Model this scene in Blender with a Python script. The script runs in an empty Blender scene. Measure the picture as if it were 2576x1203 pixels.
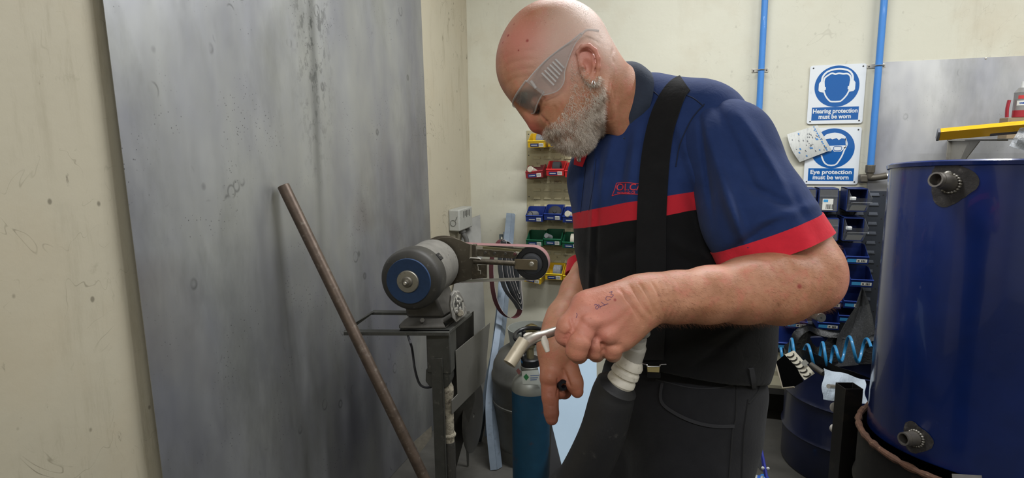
import bpy, bmesh, math, random
import numpy as np
from mathutils import Vector, Matrix
from mathutils.bvhtree import BVHTree
random.seed(7); rng = np.random.default_rng(7)
scene = bpy.context.scene
COL = scene.collection

# ------------------------------------------------------------------ camera
FPX = 1500.0
cam_d = bpy.data.cameras.new('camera'); cam = bpy.data.objects.new('camera', cam_d); COL.objects.link(cam)
scene.camera = cam
cam_d.sensor_fit = 'HORIZONTAL'; cam_d.sensor_width = 36.0; cam_d.lens = FPX/2576*36.0
cam_d.clip_start = 0.02; cam_d.clip_end = 50
CP = Vector((0, 0, 1.45))
pitch = math.radians(9.1)
TURN = Matrix.Rotation(math.radians(17.0), 3, 'Z')       # the walls are square to the axes, the camera is turned
def W(x, y, z=0.): return TURN @ Vector((x, y, z))
F = W(0, math.cos(pitch), -math.sin(pitch))
R0 = W(1, 0, 0); U0 = R0.cross(F)
rl = 0.0119
RR = (R0*math.cos(rl) - U0*math.sin(rl)).normalized(); UU = RR.cross(F).normalized()
cam.matrix_world = Matrix(((RR.x, UU.x, -F.x, CP.x), (RR.y, UU.y, -F.y, CP.y), (RR.z, UU.z, -F.z, CP.z), (0, 0, 0, 1)))
def ray(px, py): return F + RR*((px-1288)/FPX) - UU*((py-601.5)/FPX)
def P(px, py, D): return CP + ray(px, py)*D
def onplane(px, py, n, c):
    d = ray(px, py); return CP + d*((c - n.dot(CP))/n.dot(d))

# ------------------------------------------------------------------ world, lights, exposure
w = bpy.data.worlds.new('world'); scene.world = w; w.use_nodes = True
w.node_tree.nodes['Background'].inputs[0].default_value = (0.75, 0.82, 0.95, 1)
w.node_tree.nodes['Background'].inputs[1].default_value = 0.12
scene.view_settings.view_transform = 'Standard'; scene.view_settings.look = 'None'
scene.view_settings.gamma = 1.0; scene.view_settings.use_curve_mapping = False
scene.view_settings.exposure = 0.0
scene.cycles.transparent_max_bounces = 24
YAW = 0.0
AX = Vector((0, 1, 0))        # along the left wall, into the room
NL = Vector((1, 0, 0))       # out of the left wall; along the back wall
DL, NB = 1.28, 3.35
CORNER = -DL*NL + NB*AX
ZC = 2.95
def room(u, v, z): return CORNER + NL*u - AX*v + Vector((0, 0, z))   # u right along back wall, v out of it
def area(name, loc, sx, sy, power, col, rot):
    l = bpy.data.lights.new(name, 'AREA'); l.shape = 'RECTANGLE'; l.size = sx; l.size_y = sy; l.energy = power; l.color = col
    o = bpy.data.objects.new(name, l); COL.objects.link(o); o.location = loc; o.rotation_euler = rot
    return o
LAMPS = [(1.30, 1.30, 50), (3.3, 1.30, 44), (1.25, 4.4, 44), (3.5, 4.4, 40)]  # last two, behind the camera, are fill added to brighten the closed room
for i, (u, v, pw) in enumerate(LAMPS):
    area('tube_and_fill_light', room(u, v, ZC-0.115), 1.45, 0.16, pw, (0.96, 0.98, 1.0), (0, 0, -YAW))

# ------------------------------------------------------------------ materials
MATS = {}
def srgb(h):
    if isinstance(h, str):
        h = h.lstrip('#'); c = [int(h[i:i+2], 16)/255 for i in (0, 2, 4)]
    else: c = [x/255 for x in h]
    return tuple(((x/12.92) if x <= 0.04045 else ((x+0.055)/1.055)**2.4) for x in c)+(1,)
class NT:
    def __init__(s, name):
        s.m = bpy.data.materials.new(name); s.m.use_nodes = True; s.t = s.m.node_tree; s.n = s.t.nodes
        s.b = s.n['Principled BSDF']; s.tc = s.n.new('ShaderNodeTexCoord'); s.co = s.tc.outputs['Object']
    def lk(s, a, b): s.t.links.new(a, b)
    def noise(s, scale, detail=4, rough=.55, stretch=None, off=None, dist=0):
        n = s.n.new('ShaderNodeTexNoise'); n.inputs['Scale'].default_value = scale; n.inputs['Detail'].default_value = detail
        n.inputs['Roughness'].default_value = rough; n.inputs['Distortion'].default_value = dist
        mp = s.n.new('ShaderNodeMapping'); s.lk(s.co, mp.inputs['Vector'])
        if stretch: mp.inputs['Scale'].default_value = stretch
        if off: mp.inputs['Location'].default_value = off
        s.lk(mp.outputs[0], n.inputs['Vector']); return n.outputs['Fac']
    def vor(s, scale, stretch=None, feature='F1'):
        n = s.n.new('ShaderNodeTexVoronoi'); n.inputs['Scale'].default_value = scale; n.feature = feature
        mp = s.n.new('ShaderNodeMapping'); s.lk(s.co, mp.inputs['Vector'])
        if stretch: mp.inputs['Scale'].default_value = stretch
        s.lk(mp.outputs[0], n.inputs['Vector']); return n.outputs['Distance']
    def ramp(s, fac, lo, hi, a=0., b=1.):
        n = s.n.new('ShaderNodeMapRange'); n.inputs[1].default_value = lo; n.inputs[2].default_value = hi
        n.inputs[3].default_value = a; n.inputs[4].default_value = b; s.lk(fac, n.inputs[0]); return n.outputs[0]
    def math(s, op, a, b=None):
        n = s.n.new('ShaderNodeMath'); n.operation = op
        for i, x in enumerate((a, b)):
            if x is None: continue
            if isinstance(x, (int, float)): n.inputs[i].default_value = x
            else: s.lk(x, n.inputs[i])
        return n.outputs[0]
    def mix(s, fac, a, b):
        n = s.n.new('ShaderNodeMix'); n.data_type = 'RGBA'
        for i, x in ((0, fac), (6, a), (7, b)):
            if isinstance(x, (int, float)): n.inputs[i].default_value = x
            elif isinstance(x, tuple): n.inputs[i].default_value = x
            else: s.lk(x, n.inputs[i])
        return n.outputs[2]
    def dotp(s, v):     # dot of object coordinate with v
        n = s.n.new('ShaderNodeVectorMath'); n.operation = 'DOT_PRODUCT'; s.lk(s.co, n.inputs[0]); n.inputs[1].default_value = tuple(v); return n.outputs['Value']
    def dist(s, p):
        n = s.n.new('ShaderNodeVectorMath'); n.operation = 'DISTANCE'; s.lk(s.co, n.inputs[0]); n.inputs[1].default_value = tuple(p); return n.outputs['Value']
    def bump(s, h, strength, distance=.002):
        n = s.n.new('ShaderNodeBump'); n.inputs['Strength'].default_value = strength; n.inputs['Distance'].default_value = distance
        s.lk(h, n.inputs['Height'])
        if s.b.inputs['Normal'].is_linked: s.lk(s.b.inputs['Normal'].links[0].from_socket, n.inputs['Normal'])
        s.lk(n.outputs[0], s.b.inputs['Normal'])
    def color(s, c):
        if isinstance(c, tuple): s.b.inputs['Base Color'].default_value = c
        else: s.lk(c, s.b.inputs['Base Color'])
    def set(s, **k):
        for a, v in k.items():
            nm = {'rough': 'Roughness', 'metal': 'Metallic', 'trans': 'Transmission Weight', 'ior': 'IOR', 'sss': 'Subsurface Weight', 'coat': 'Coat Weight', 'spec': 'Specular IOR Level', 'sheen': 'Sheen Weight', 'alpha': 'Alpha'}[a]
            if isinstance(v, (int, float)): s.b.inputs[nm].default_value = v
            else: s.lk(v, s.b.inputs[nm])
def mat(name, col, rough=.5, metal=0., var=.0, vscale=8, dirt=None, dscale=30, dth=(.6, .75), damt=.7, bump=0., bscale=60, bd=.002, stretch=None, **kw):
    if name in MATS: return MATS[name]
    n = NT(name); c = srgb(col); cc = c
    if var:
        d = tuple(x*(1-var) for x in c[:3])+(1,); l = tuple(min(1, x*(1+var)) for x in c[:3])+(1,)
        cc = n.mix(n.ramp(n.noise(vscale, 5, .6, stretch), .3, .7), d, l)
    if dirt:
        cc = n.mix(n.math('MULTIPLY', n.ramp(n.noise(dscale, 6, .65, stretch, (3, 1, 7)), dth[0], dth[1]), damt), cc, srgb(dirt))
    n.color(cc); n.set(rough=rough, metal=metal, **kw)
    if bump: n.bump(n.noise(bscale, 6, .6, stretch), bump, bd)
    MATS[name] = n.m; return n.m

def thin_clear(name, tint=(.97, .98, 1, 1), haze=.04, rough=.04, hz=(.8, .8, .8, 1), ior=1.5, bump=None):
    '''thin clear plastic: straight-through transmission, surface reflection and a little milky haze'''
    n = NT(name); t = n.t; tr = n.n.new('ShaderNodeBsdfTransparent'); tr.inputs[0].default_value = tint
    g = n.n.new('ShaderNodeBsdfGlossy'); g.inputs['Roughness'].default_value = rough; lw = n.n.new('ShaderNodeLayerWeight'); lw.inputs[0].default_value = .5
    frs = n.math('ADD', n.math('MULTIPLY', n.math('POWER', lw.outputs['Facing'], 3.5), .55), .045)
    d = n.n.new('ShaderNodeBsdfDiffuse'); d.inputs[0].default_value = hz
    m1 = n.n.new('ShaderNodeMixShader'); m1.inputs[0].default_value = haze; n.lk(tr.outputs[0], m1.inputs[1]); n.lk(d.outputs[0], m1.inputs[2])
    m2 = n.n.new('ShaderNodeMixShader'); n.lk(frs, m2.inputs[0]); n.lk(m1.outputs[0], m2.inputs[1]); n.lk(g.outputs[0], m2.inputs[2])
    if bump:
        b = n.n.new('ShaderNodeBump'); b.inputs['Strength'].default_value = .9; b.inputs['Distance'].default_value = .02; n.lk(n.noise(bump, 4, .6, dist=1.5), b.inputs['Height'])
        n.lk(b.outputs[0], g.inputs['Normal']); n.lk(b.outputs[0], lw.inputs['Normal']); n.lk(b.outputs[0], d.inputs['Normal'])
    out = [x for x in n.n if x.type == 'OUTPUT_MATERIAL'][0]; n.lk(m2.outputs[0], out.inputs[0]); n.n.remove(n.b); return n.m

# ------------------------------------------------------------------ mesh builder
def basis(d, hint=Vector((0, 0, 1))):
    d = d.normalized()
    if abs(d.dot(hint)) > .95: hint = Vector((1, 0, 0))
    a = hint.cross(d).normalized(); return a, d.cross(a).normalized(), d
class MB:
    def __init__(s): s.v = []; s.f = []
    def add(s, vs, fs):
        b = len(s.v); s.v += [Vector(x) for x in vs]; s.f += [tuple(i+b for i in f) for f in fs]; return s
    def box(s, c, size, R=None):
        c = Vector(c); hx, hy, hz = [x/2 for x in size]; vs = []
        for x, y, z in ((-1,-1,-1),(1,-1,-1),(1,1,-1),(-1,1,-1),(-1,-1,1),(1,-1,1),(1,1,1),(-1,1,1)):
            q = Vector((x*hx, y*hy, z*hz)); vs.append(c + (R @ q if R else q))
        return s.add(vs, [(0,3,2,1),(4,5,6,7),(0,1,5,4),(1,2,6,5),(2,3,7,6),(3,0,4,7)])
    def hexa(s, vs): return s.add(vs, [(0,3,2,1),(4,5,6,7),(0,1,5,4),(1,2,6,5),(2,3,7,6),(3,0,4,7)])
    def tube(s, pts, r, seg=12, cap=True, closed=False, flat=1.0, hint=None):
        pts = [Vector(p) for p in pts]; n = len(pts); rs = r if isinstance(r, (list, tuple)) else [r]*n
        vs = []; pa = None
        for i, p in enumerate(pts):
            if closed: d = pts[(i+1) % n]-pts[i-1]
            else: d = pts[min(i+1, n-1)]-pts[max(i-1, 0)]
            d.normalize()
            if pa is None: a, b, _ = basis(d, hint or Vector((0, 0, 1)))
            else:
                a = (pa - d*pa.dot(d)).normalized(); b = d.cross(a)
            pa = a
            for k in range(seg):
                t = 2*math.pi*k/seg; vs.append(p + a*(math.cos(t)*rs[i]) + b*(math.sin(t)*rs[i]*flat))
        fs = []
        for i in range(n if closed else n-1):
            j = (i+1) % n
            for k in range(seg): k2 = (k+1) % seg; fs.append((i*seg+k, i*seg+k2, j*seg+k2, j*seg+k))
        if cap and not closed: fs += [tuple(range(seg))[::-1], tuple((n-1)*seg+k for k in range(seg))]
        return s.add(vs, fs)
    def cyl(s, a, b, r, r2=None, seg=24, cap=True): return s.tube([a, b], [r, r if r2 is None else r2], seg, cap)
    def lathe(s, o, d, prof, seg=40, hint=None, ang=None):     # prof: (axial, radius)
        o = Vector(o); a, b, d = basis(Vector(d), hint or Vector((0, 0, 1))); vs = []; n = len(prof)
        full = ang is None; m = seg if full else seg+1
        for h, r in prof:
            for k in range(m):
                t = 2*math.pi*k/seg if full else ang[0]+(ang[1]-ang[0])*k/seg
                vs.append(o + d*h + a*(math.cos(t)*r) + b*(math.sin(t)*r))
        fs = []
        for i in range(n-1):
            for k in range(seg if full else seg):
                k2 = (k+1) % m; fs.append((i*m+k, i*m+k2, (i+1)*m+k2, (i+1)*m+k))
        if full:
            if prof[0][1] > 1e-6: fs.append(tuple(range(m))[::-1])
            if prof[-1][1] > 1e-6: fs.append(tuple((n-1)*m+k for k in range(m)))
        return s.add(vs, fs)
    def prism(s, poly, off):      # poly: list of points, extruded by vector off
        n = len(poly); off = Vector(off); poly = [Vector(p) for p in poly]
        return s.add(poly + [p+off for p in poly], [tuple(range(n))[::-1], tuple(range(n, 2*n))] + [(i, (i+1) % n, n+(i+1) % n, n+i) for i in range(n)])
    def ring2(s, outer, inner, off):      # flat frame between two loops of equal count
        n = len(outer); off = Vector(off); o = [Vector(p) for p in outer]; q = [Vector(p) for p in inner]
        vs = o+q+[p+off for p in o]+[p+off for p in q]; fs = []
        for i in range(n):
            j = (i+1) % n
            fs += [(i, n+i, n+j, j), (2*n+i, 2*n+j, 3*n+j, 3*n+i), (i, j, 2*n+j, 2*n+i), (n+i, 3*n+i, 3*n+j, n+j)]
        return s.add(vs, fs)
    def sheet(s, grid, th=None):     # grid of points [i][j]
        ni, nj = len(grid), len(grid[0]); vs = [Vector(p) for row in grid for p in row]
        fs = [(i*nj+j, i*nj+j+1, (i+1)*nj+j+1, (i+1)*nj+j) for i in range(ni-1) for j in range(nj-1)]
        if th:
            m = len(vs); nrm = [Vector() for _ in vs]
            for f in fs:
                k = (vs[f[1]]-vs[f[0]]).cross(vs[f[3]]-vs[f[0]])
                for i in f: nrm[i] += k
            v2 = [v + nrm[i].normalized()*th for i, v in enumerate(vs)]
            f2 = [tuple(i+m for i in f) for f in fs]; f1 = [f[::-1] for f in fs]
            per = [j for j in range(nj)] + [i*nj+nj-1 for i in range(1, ni)] + [(ni-1)*nj+j for j in range(nj-2, -1, -1)] + [i*nj for i in range(ni-2, 0, -1)]
            sd = [(per[i], per[(i+1) % len(per)], per[(i+1) % len(per)]+m, per[i]+m) for i in range(len(per))]
            return s.add(vs+v2, f1+f2+sd)
        return s.add(vs, fs)
    def ball(s, c, r, R=None, nu=16, nv=10):
        c = Vector(c); r = r if isinstance(r, (tuple, list)) else (r, r, r); vs = []; fs = []
        for i in range(nv+1):
            ph = math.pi*i/nv
            for k in range(nu):
                t = 2*math.pi*k/nu; q = Vector((r[0]*math.sin(ph)*math.cos(t), r[1]*math.sin(ph)*math.sin(t), -r[2]*math.cos(ph)))
                vs.append(c + (R @ q if R else q))
        for i in range(nv):
            for k in range(nu): k2 = (k+1) % nu; fs.append((i*nu+k, i*nu+k2, (i+1)*nu+k2, (i+1)*nu+k))
        return s.add(vs, fs)
    def obj(s, name, m, parent=None, bev=0., sharp=.6, bseg=2, local=False):
        me = bpy.data.meshes.new(name); vs = s.v
        if parent is not None and not local:
            inv = MW[parent.name].inverted(); vs = [inv @ v for v in vs]
        org = Vector((0, 0, 0))
        if parent is None:
            xs = [v.x for v in vs]; ys = [v.y for v in vs]; zs = [v.z for v in vs]
            org = Vector(((min(xs)+max(xs))/2, (min(ys)+max(ys))/2, min(zs))); vs = [v-org for v in vs]
        me.from_pydata([tuple(v) for v in vs], [], s.f); me.validate()
        bm = bmesh.new(); bm.from_mesh(me)
        bmesh.ops.remove_doubles(bm, verts=bm.verts, dist=1e-6)
        bmesh.ops.recalc_face_normals(bm, faces=bm.faces)
        for f in bm.faces: f.smooth = True
        for e in bm.edges:
            if len(e.link_faces) == 2 and e.calc_face_angle(0) > sharp: e.smooth = False
        bm.to_mesh(me); bm.free(); me.materials.append(m)
        o = bpy.data.objects.new(name, me); COL.objects.link(o)
        o.location = org; MW[o.name] = (MW[parent.name] if parent else Matrix()) @ Matrix.Translation(org)
        if parent is not None: o.parent = parent
        if bev:
            b = o.modifiers.new('bevel', 'BEVEL'); b.width = bev; b.segments = bseg; b.limit_method = 'ANGLE'; b.angle_limit = math.radians(40)
        return o
MW = {}
def thing(name, label, cat, loc=(0, 0, 0), rz=0., group=None, M=None):
    o = bpy.data.objects.new(name, None); COL.objects.link(o); o.empty_display_size = .05
    m = M if M is not None else Matrix.Translation(Vector(loc)) @ Matrix.Rotation(rz, 4, 'Z')
    o.matrix_world = m; MW[o.name] = m.copy()
    return tag(o, label, cat, group)
def tag(o, label=None, cat=None, group=None, kind=None):
    if label: o['label'] = label
    if cat: o['category'] = cat
    if group: o['group'] = group
    if kind: o['kind'] = kind
    return o
def dup(root, M, label=None, group=None):
    r = root.copy(); COL.objects.link(r); r.matrix_world = M; MW[r.name] = M.copy()
    if label: r['label'] = label
    if group: r['group'] = group
    for ch in list(root.children):
        c = ch.copy(); COL.objects.link(c); c.parent = r; MW[c.name] = M @ ch.matrix_local
        for g in list(ch.children):
            d = g.copy(); COL.objects.link(d); d.parent = c
    return r
def text_pts(body, size, font_scale=1.0, bold=0.0):
    """text outline as triangles in the xy plane, baseline at y=0, centred on x"""
    cu = bpy.data.curves.new('t', 'FONT'); cu.body = body; cu.size = size; cu.align_x = 'CENTER'; cu.offset = bold*size; cu.resolution_u = 3
    o = bpy.data.objects.new('t', cu); COL.objects.link(o)
    bpy.context.view_layer.update()
    me = bpy.data.meshes.new_from_object(o.evaluated_get(bpy.context.evaluated_depsgraph_get()))
    vs = [v.co.copy() for v in me.vertices]; fs = [tuple(p.vertices) for p in me.polygons]
    bpy.data.objects.remove(o); bpy.data.curves.remove(cu); bpy.data.meshes.remove(me)
    return vs, fs
def spline(pts, n=8, closed=False):
    pts = [Vector(p) for p in pts]; out = []; m = len(pts)
    for i in range(m if closed else m-1):
        p0 = pts[(i-1) % m] if closed or i > 0 else pts[i]; p1 = pts[i]; p2 = pts[(i+1) % m]
        p3 = pts[(i+2) % m] if closed or i+2 < m else p2
        for k in range(n):
            t = k/n; out.append(.5*((2*p1)+(p2-p0)*t+(2*p0-5*p1+4*p2-p3)*t*t+(3*p1-p0-3*p2+p3)*t**3))
    if not closed: out.append(pts[-1])
    return out

# ------------------------------------------------------------------ signed-distance modelling for bodies and cloth
class SDF:
    def __init__(s): s.p = []; s.fold = None; s.cuts = []
    def cone(s, a, b, ra, rb, k=.015, sub=False): s.p.append(('c', np.array(a, float), np.array(b, float), ra, rb, k, sub)); return s
    def chain(s, pts, k=.012):
        for (a, ra), (b, rb) in zip(pts, pts[1:]): s.cone(a, b, ra, rb, k)
        return s
    def ell(s, c, r, ax=None, k=.015, sub=False):
        A = np.eye(3) if ax is None else np.array([list(a) for a in ax], float)
        s.p.append(('e', np.array(c, float), A, np.array(r, float), 0, k, sub)); return s
    @staticmethod
    def one(q, X):
        if q[0] == 'c':
            a, b, ra, rb = q[1:5]; ba = b-a; l2 = ba@ba; h = np.clip(((X-a)@ba)/l2, 0, 1)
            return np.linalg.norm(X-a-h[:, None]*ba, axis=1) - (ra+(rb-ra)*h)
        c, A, r = q[1:4]; y = (X-c)@A.T; k0 = np.linalg.norm(y/r, axis=1); k1 = np.linalg.norm(y/(r*r), axis=1)
        return k0*(k0-1)/np.maximum(k1, 1e-6)
    def ev(s, X, idx=None):
        d = None
        for i in (range(len(s.p)) if idx is None else idx):
            q = s.p[i]; e = s.one(q, X); k = q[5]
            if d is None:
                d = e if not q[6] else np.full(len(X), 1.); continue
            if q[6]:
                h = np.clip(.5-.5*(d+e)/k, 0, 1); d = d*(1-h)+(-e)*h+k*h*(1-h)
            else:
                h = np.clip(.5+.5*(e-d)/k, 0, 1); d = e*(1-h)+d*h-k*h*(1-h)
        if s.fold is not None: d = d + s.fold(X)
        for n, c, sg in s.cuts:      # half spaces: keep n.x < c
            d = np.maximum(d, X@n-c)
        return d
    def mesh(s, h, margin=.02, B=16):
        los = []; his = []
        for q in s.p:
            if q[6]: continue
            if q[0] == 'c': r = max(q[3], q[4]); los.append(np.minimum(q[1], q[2])-r); his.append(np.maximum(q[1], q[2])+r)
            else: r = max(q[3]); los.append(q[1]-r); his.append(q[1]+r)
        lo = np.min(los, 0)-margin; hi = np.max(his, 0)+margin
        nb = np.ceil((hi-lo)/(h*B)).astype(int); n = nb*B+1
        vol = np.ones(n, np.float32)
        bi = np.stack(np.meshgrid(*[np.arange(k) for k in nb], indexing='ij'), -1).reshape(-1, 3)
        cen = lo+(bi+.5)*B*h; rad = B*h*.87
        D = np.stack([s.one(q, cen) for q in s.p], 1)
        subs = np.array([q[6] for q in s.p]); dm = D[:, ~subs].min(1)
        tot = s.ev(cen); act = (dm < rad+.03) & (np.abs(tot) < rad*1.25+.03)
        for b in bi[(~act) & (tot < 0)]: vol[b[0]*B:b[0]*B+B+1, b[1]*B:b[1]*B+B+1, b[2]*B:b[2]*B+B+1] = -1
        g = np.stack(np.meshgrid(*[np.arange(B+1)]*3, indexing='ij'), -1).reshape(-1, 3)*h
        for j in np.nonzero(act)[0]:
            b = bi[j]; X = lo+b*B*h+g
            idx = np.nonzero(np.where(subs, D[j] < rad+.03, D[j] < dm[j]+2*rad+.03))[0]
            v = s.ev(X, idx)
            vol[b[0]*B:b[0]*B+B+1, b[1]*B:b[1]*B+B+1, b[2]*B:b[2]*B+B+1] = v.reshape(B+1, B+1, B+1)
        S = vol < 0; ids = []; pts = []; quads = []; N = np.array(n)
        for ax in range(3):
            a = [slice(None)]*3; b2 = [slice(None)]*3; a[ax] = slice(0, -1); b2[ax] = slice(1, None)
            e = np.argwhere(S[tuple(a)] != S[tuple(b2)])
            o1, o2 = (ax+1) % 3, (ax+2) % 3
            ok = (e[:, o1] > 0) & (e[:, o2] > 0) & (e[:, o1] < N[o1]-1) & (e[:, o2] < N[o2]-1); e = e[ok]
            e2 = e.copy(); e2[:, ax] += 1
            va = vol[e[:, 0], e[:, 1], e[:, 2]]; vb = vol[e2[:, 0], e2[:, 1], e2[:, 2]]
            t = va/(va-vb); pt = e.astype(float); pt[:, ax] += t
            cs = []
            for d1, d2 in ((0, 0), (1, 0), (1, 1), (0, 1)):
                c = e.copy(); c[:, o1] -= d1; c[:, o2] -= d2
                cid = (c[:, 0]*N[1]+c[:, 1])*N[2]+c[:, 2]; cs.append(cid); ids.append(cid); pts.append(pt)
            q = np.stack(cs, 1); fl = va < 0; q[~fl] = q[~fl][:, ::-1]; quads.append(q)
        ids = np.concatenate(ids); pts = np.concatenate(pts); quads = np.concatenate(quads)
        uq, inv = np.unique(ids, return_inverse=True); cnt = np.bincount(inv)
        V = np.stack([np.bincount(inv, pts[:, k])/cnt for k in range(3)], 1)*h+lo
        Q = np.searchsorted(uq, quads)
        return V, Q
def mesh_obj(name, V, Q, m, parent=None, smooth_it=0):
    if parent is not None:
        inv = np.array(MW[parent.name].inverted()); V = V@inv[:3, :3].T+inv[:3, 3]
    for _ in range(smooth_it):
        acc = np.zeros_like(V); c = np.zeros(len(V))
        for a in range(4):
            b = (a+1) % 4
            np.add.at(acc, Q[:, a], V[Q[:, b]]); np.add.at(c, Q[:, a], 1); np.add.at(acc, Q[:, b], V[Q[:, a]]); np.add.at(c, Q[:, b], 1)
        V = V*.5+acc/c[:, None]*.5
    me = bpy.data.meshes.new(name); me.vertices.add(len(V)); me.vertices.foreach_set('co', V.astype(np.float32).ravel())
    me.loops.add(Q.size); me.loops.foreach_set('vertex_index', Q.astype(np.int32).ravel())
    me.polygons.add(len(Q)); me.polygons.foreach_set('loop_start', np.arange(0, Q.size, 4, dtype=np.int32))
    me.polygons.foreach_set('use_smooth', np.ones(len(Q), bool))
    me.update(); me.validate(); me.materials.append(m)
    o = bpy.data.objects.new(name, me); COL.objects.link(o)
    if parent is not None: o.parent = parent
    MW[o.name] = MW[parent.name].copy() if parent is not None else Matrix()
    return o
def snz(X, f, seed=0):      # cheap smooth pseudo noise, about -1..1
    r = np.random.default_rng(seed); o = np.zeros(len(X))
    for _ in range(6):
        d = r.normal(size=3); d /= np.linalg.norm(d); o += np.sin(X@d*f*r.uniform(.6, 1.5)+r.uniform(0, 6.28))
    return o/3.0
# ================================================================== the room
def plate(u0, u1, v, z0, z1, th=.002): pass
def rbox(u0, u1, v0, v1, z0, z1, mb=None):     # box in room axes
    mb = mb or MB()
    return mb.hexa([room(u0, v0, z0), room(u1, v0, z0), room(u1, v1, z0), room(u0, v1, z0), room(u0, v0, z1), room(u1, v0, z1), room(u1, v1, z1), room(u0, v1, z1)])
RM = Matrix.Rotation(-YAW, 4, 'Z')      # room axes: local x along back wall, local -y out of it
def rmat(u, v, z): return Matrix.Translation(room(u, v, z)) @ RM
W_U, W_V = 4.6, 6.4
def wall_paint(name, base, marks):
    n = NT(name); b = srgb(base)
    c = n.mix(n.ramp(n.noise(1.1, 4, .6), .3, .7), b, tuple(x*.90 for x in b[:3])+(1,))
    c = n.mix(n.math('MULTIPLY', n.ramp(n.noise(2.2, 5, .6, off=(5, 1, 2)), .5, .75), .5), c, srgb('#b4a68c'))
    c = n.mix(n.math('MULTIPLY', n.ramp(n.noise(9, 8, .75, off=(1, 5, 3)), .62, .80), marks), c, srgb('#8f8873'))
    c = n.mix(n.math('MULTIPLY', n.ramp(n.noise(24, 8, .7, stretch=(1, 1, .45), off=(2, 9, 1)), .66, .74), marks), c, srgb('#6b6454'))
    c = n.mix(n.math('MULTIPLY', n.ramp(n.vor(14, (1, 1, .7)), .085, .05), marks*.8), c, srgb('#5b5445'))
    c = n.mix(n.math('MULTIPLY', n.math('MULTIPLY', n.ramp(n.noise(26, 8, .75, stretch=(1, 1, .12), off=(8, 3, 3)), .52, .72), n.ramp(n.noise(1.6, 3, .5, off=(4, 7, 7)), .46, .62)), marks*.75), c, srgb('#8a8069'))
    w_ = n.noise(3.0, 2, .5, dist=3.5, off=(7, 7, 2)); ln = n.math('ABSOLUTE', n.math('SUBTRACT', w_, .5))
    c = n.mix(n.math('MULTIPLY', n.math('MULTIPLY', n.ramp(ln, .006, .001), n.ramp(n.noise(3, 4, .6, off=(2, 2, 2)), .5, .6)), marks*.8), c, srgb('#6b6350'))
    n.color(c); n.set(rough=.55); n.bump(n.noise(6, 6, .6), .25, .01); n.bump(n.noise(160, 4, .6), .12, .001); return n.m
m_lw = wall_paint('left_wall_paint', '#b9b19c', .85); m_bw = wall_paint('back_wall_paint', '#cdcab8', .22)
def struct(mb, name, m, **k): return tag(mb.obj(name, m, **k), kind='structure')
struct(rbox(-.2, 0, -.2, W_V, 0, ZC), 'wall_left', m_lw)
struct(rbox(0, W_U, -.2, 0, 0, ZC), 'wall_back', m_bw)
struct(rbox(W_U, W_U+.2, -.2, W_V, 0, ZC), 'wall_right', m_bw)
struct(rbox(-.2, W_U+.2, W_V, W_V+.2, 0, ZC), 'wall_front', m_bw)
struct(rbox(-.2, W_U+.2, -.2, W_V+.2, ZC, ZC+.1), 'ceiling', mat('ceiling_paint', '#c9c8c0', .8))
struct(rbox(-.2, W_U+.2, -.2, W_V+.2, -.1, 0), 'floor', mat('concrete', '#45433e', .75, var=.25, vscale=6, dirt='#3d3a34', dscale=14, dth=(.5, .75), damt=.7, bump=.4, bscale=60))
for i, (u, v, pw) in enumerate(LAMPS):
    t = thing('ceiling_and_fill_light', 'white batten tube light on the ceiling, out of view, rear pair added as fill', 'ceiling light', room(u, v, ZC), -YAW, 'ceiling batten lights')
    rbox(u-.75, u+.75, v-.07, v+.07, ZC-.06, ZC).obj('housing', mat('white_enamel', '#e8e8e4', .4), t, bev=.004)
    for dv in (-.035, .035): MB().cyl(room(u-.72, v+dv, ZC-.085), room(u+.72, v+dv, ZC-.085), .013).obj('tube', mat('tube_glass', '#f4f6ff', .3), t)
# ================================================================== the person
DH = 1.05
def H(px, py, s=0.): return P(px, py, DH-s)            # point of the head, s metres towards the near side of his face
hf = (-.7071*RR-.7071*UU); hu = (-.7071*RR+.7071*UU); hl = -F
HAX = (hf, hl, hu); KH = DH/1500
body = SDF()
B_ = body
B_.ell(H(1397, 140), (.0985, .078, .0985), HAX, .02)
B_.ell(H(1352, 178), (.066, .062, .068), HAX, .03)
B_.ell(H(1425, 200), (.075, .066, .085), HAX, .03)
for s in (.024, -.024): B_.ell(H(1308, 229, s), (.013, .024, .011), HAX, .018)
B_.ell(H(1385, 275), (.045, .045, .055), HAX, .03)                 # mid face
for s in (.044, -.044):
    B_.ell(H(1400, 247, s), (.026, .018, .024), HAX, .02)          # cheek bones
    B_.ell(H(1412, 285, s*.8), (.03, .018, .03), HAX, .02)
for s in (.036, -.036): B_.ell(H(1330, 268, s), (.020, .018, .016), HAX, .020, sub=True)
for s in (.032, -.032):
    B_.ell(H(1351, 259, s), (.0125, .0145, .0125), HAX, .007)      # lids over the eyeballs
    B_.cone(H(1362, 275, s*.7), H(1378, 262, s*1.25), .0035, .0035, .008)   # pouch below the eye
    for a in (0, 5): B_.cone(H(1376, 238+a*2, s*1.72), H(1392, 228+a*3, s*1.85), .0008, .0006, .003, sub=True)
B_.cone(H(1334, 262), H(1349, 308), .0085, .0125, .012)             # nose ridge
B_.ell(H(1353, 316), (.0125, .0125, .0115), HAX, .008)
for s in (.0125, -.0125): B_.ell(H(1368, 314, s), (.011, .007, .0085), HAX, .006)
for s in (.007, -.007): B_.ell(H(1370, 329, s), (.005, .0035, .006), HAX, .003, sub=True)
B_.ell(H(1402, 322), (.022, .028, .02), HAX, .015)                 # mouth block
B_.ell(H(1405, 343), (.010, .022, .005), HAX, .008)
B_.ell(H(1418, 348), (.010, .020, .006), HAX, .007)
B_.ell(H(1445, 338), (.026, .03, .022), HAX, .02)                  # chin
for s in (1, -1): B_.cone(H(1447, 335, .012*s), H(1500, 235, .056*s), .022, .02, .03)
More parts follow.
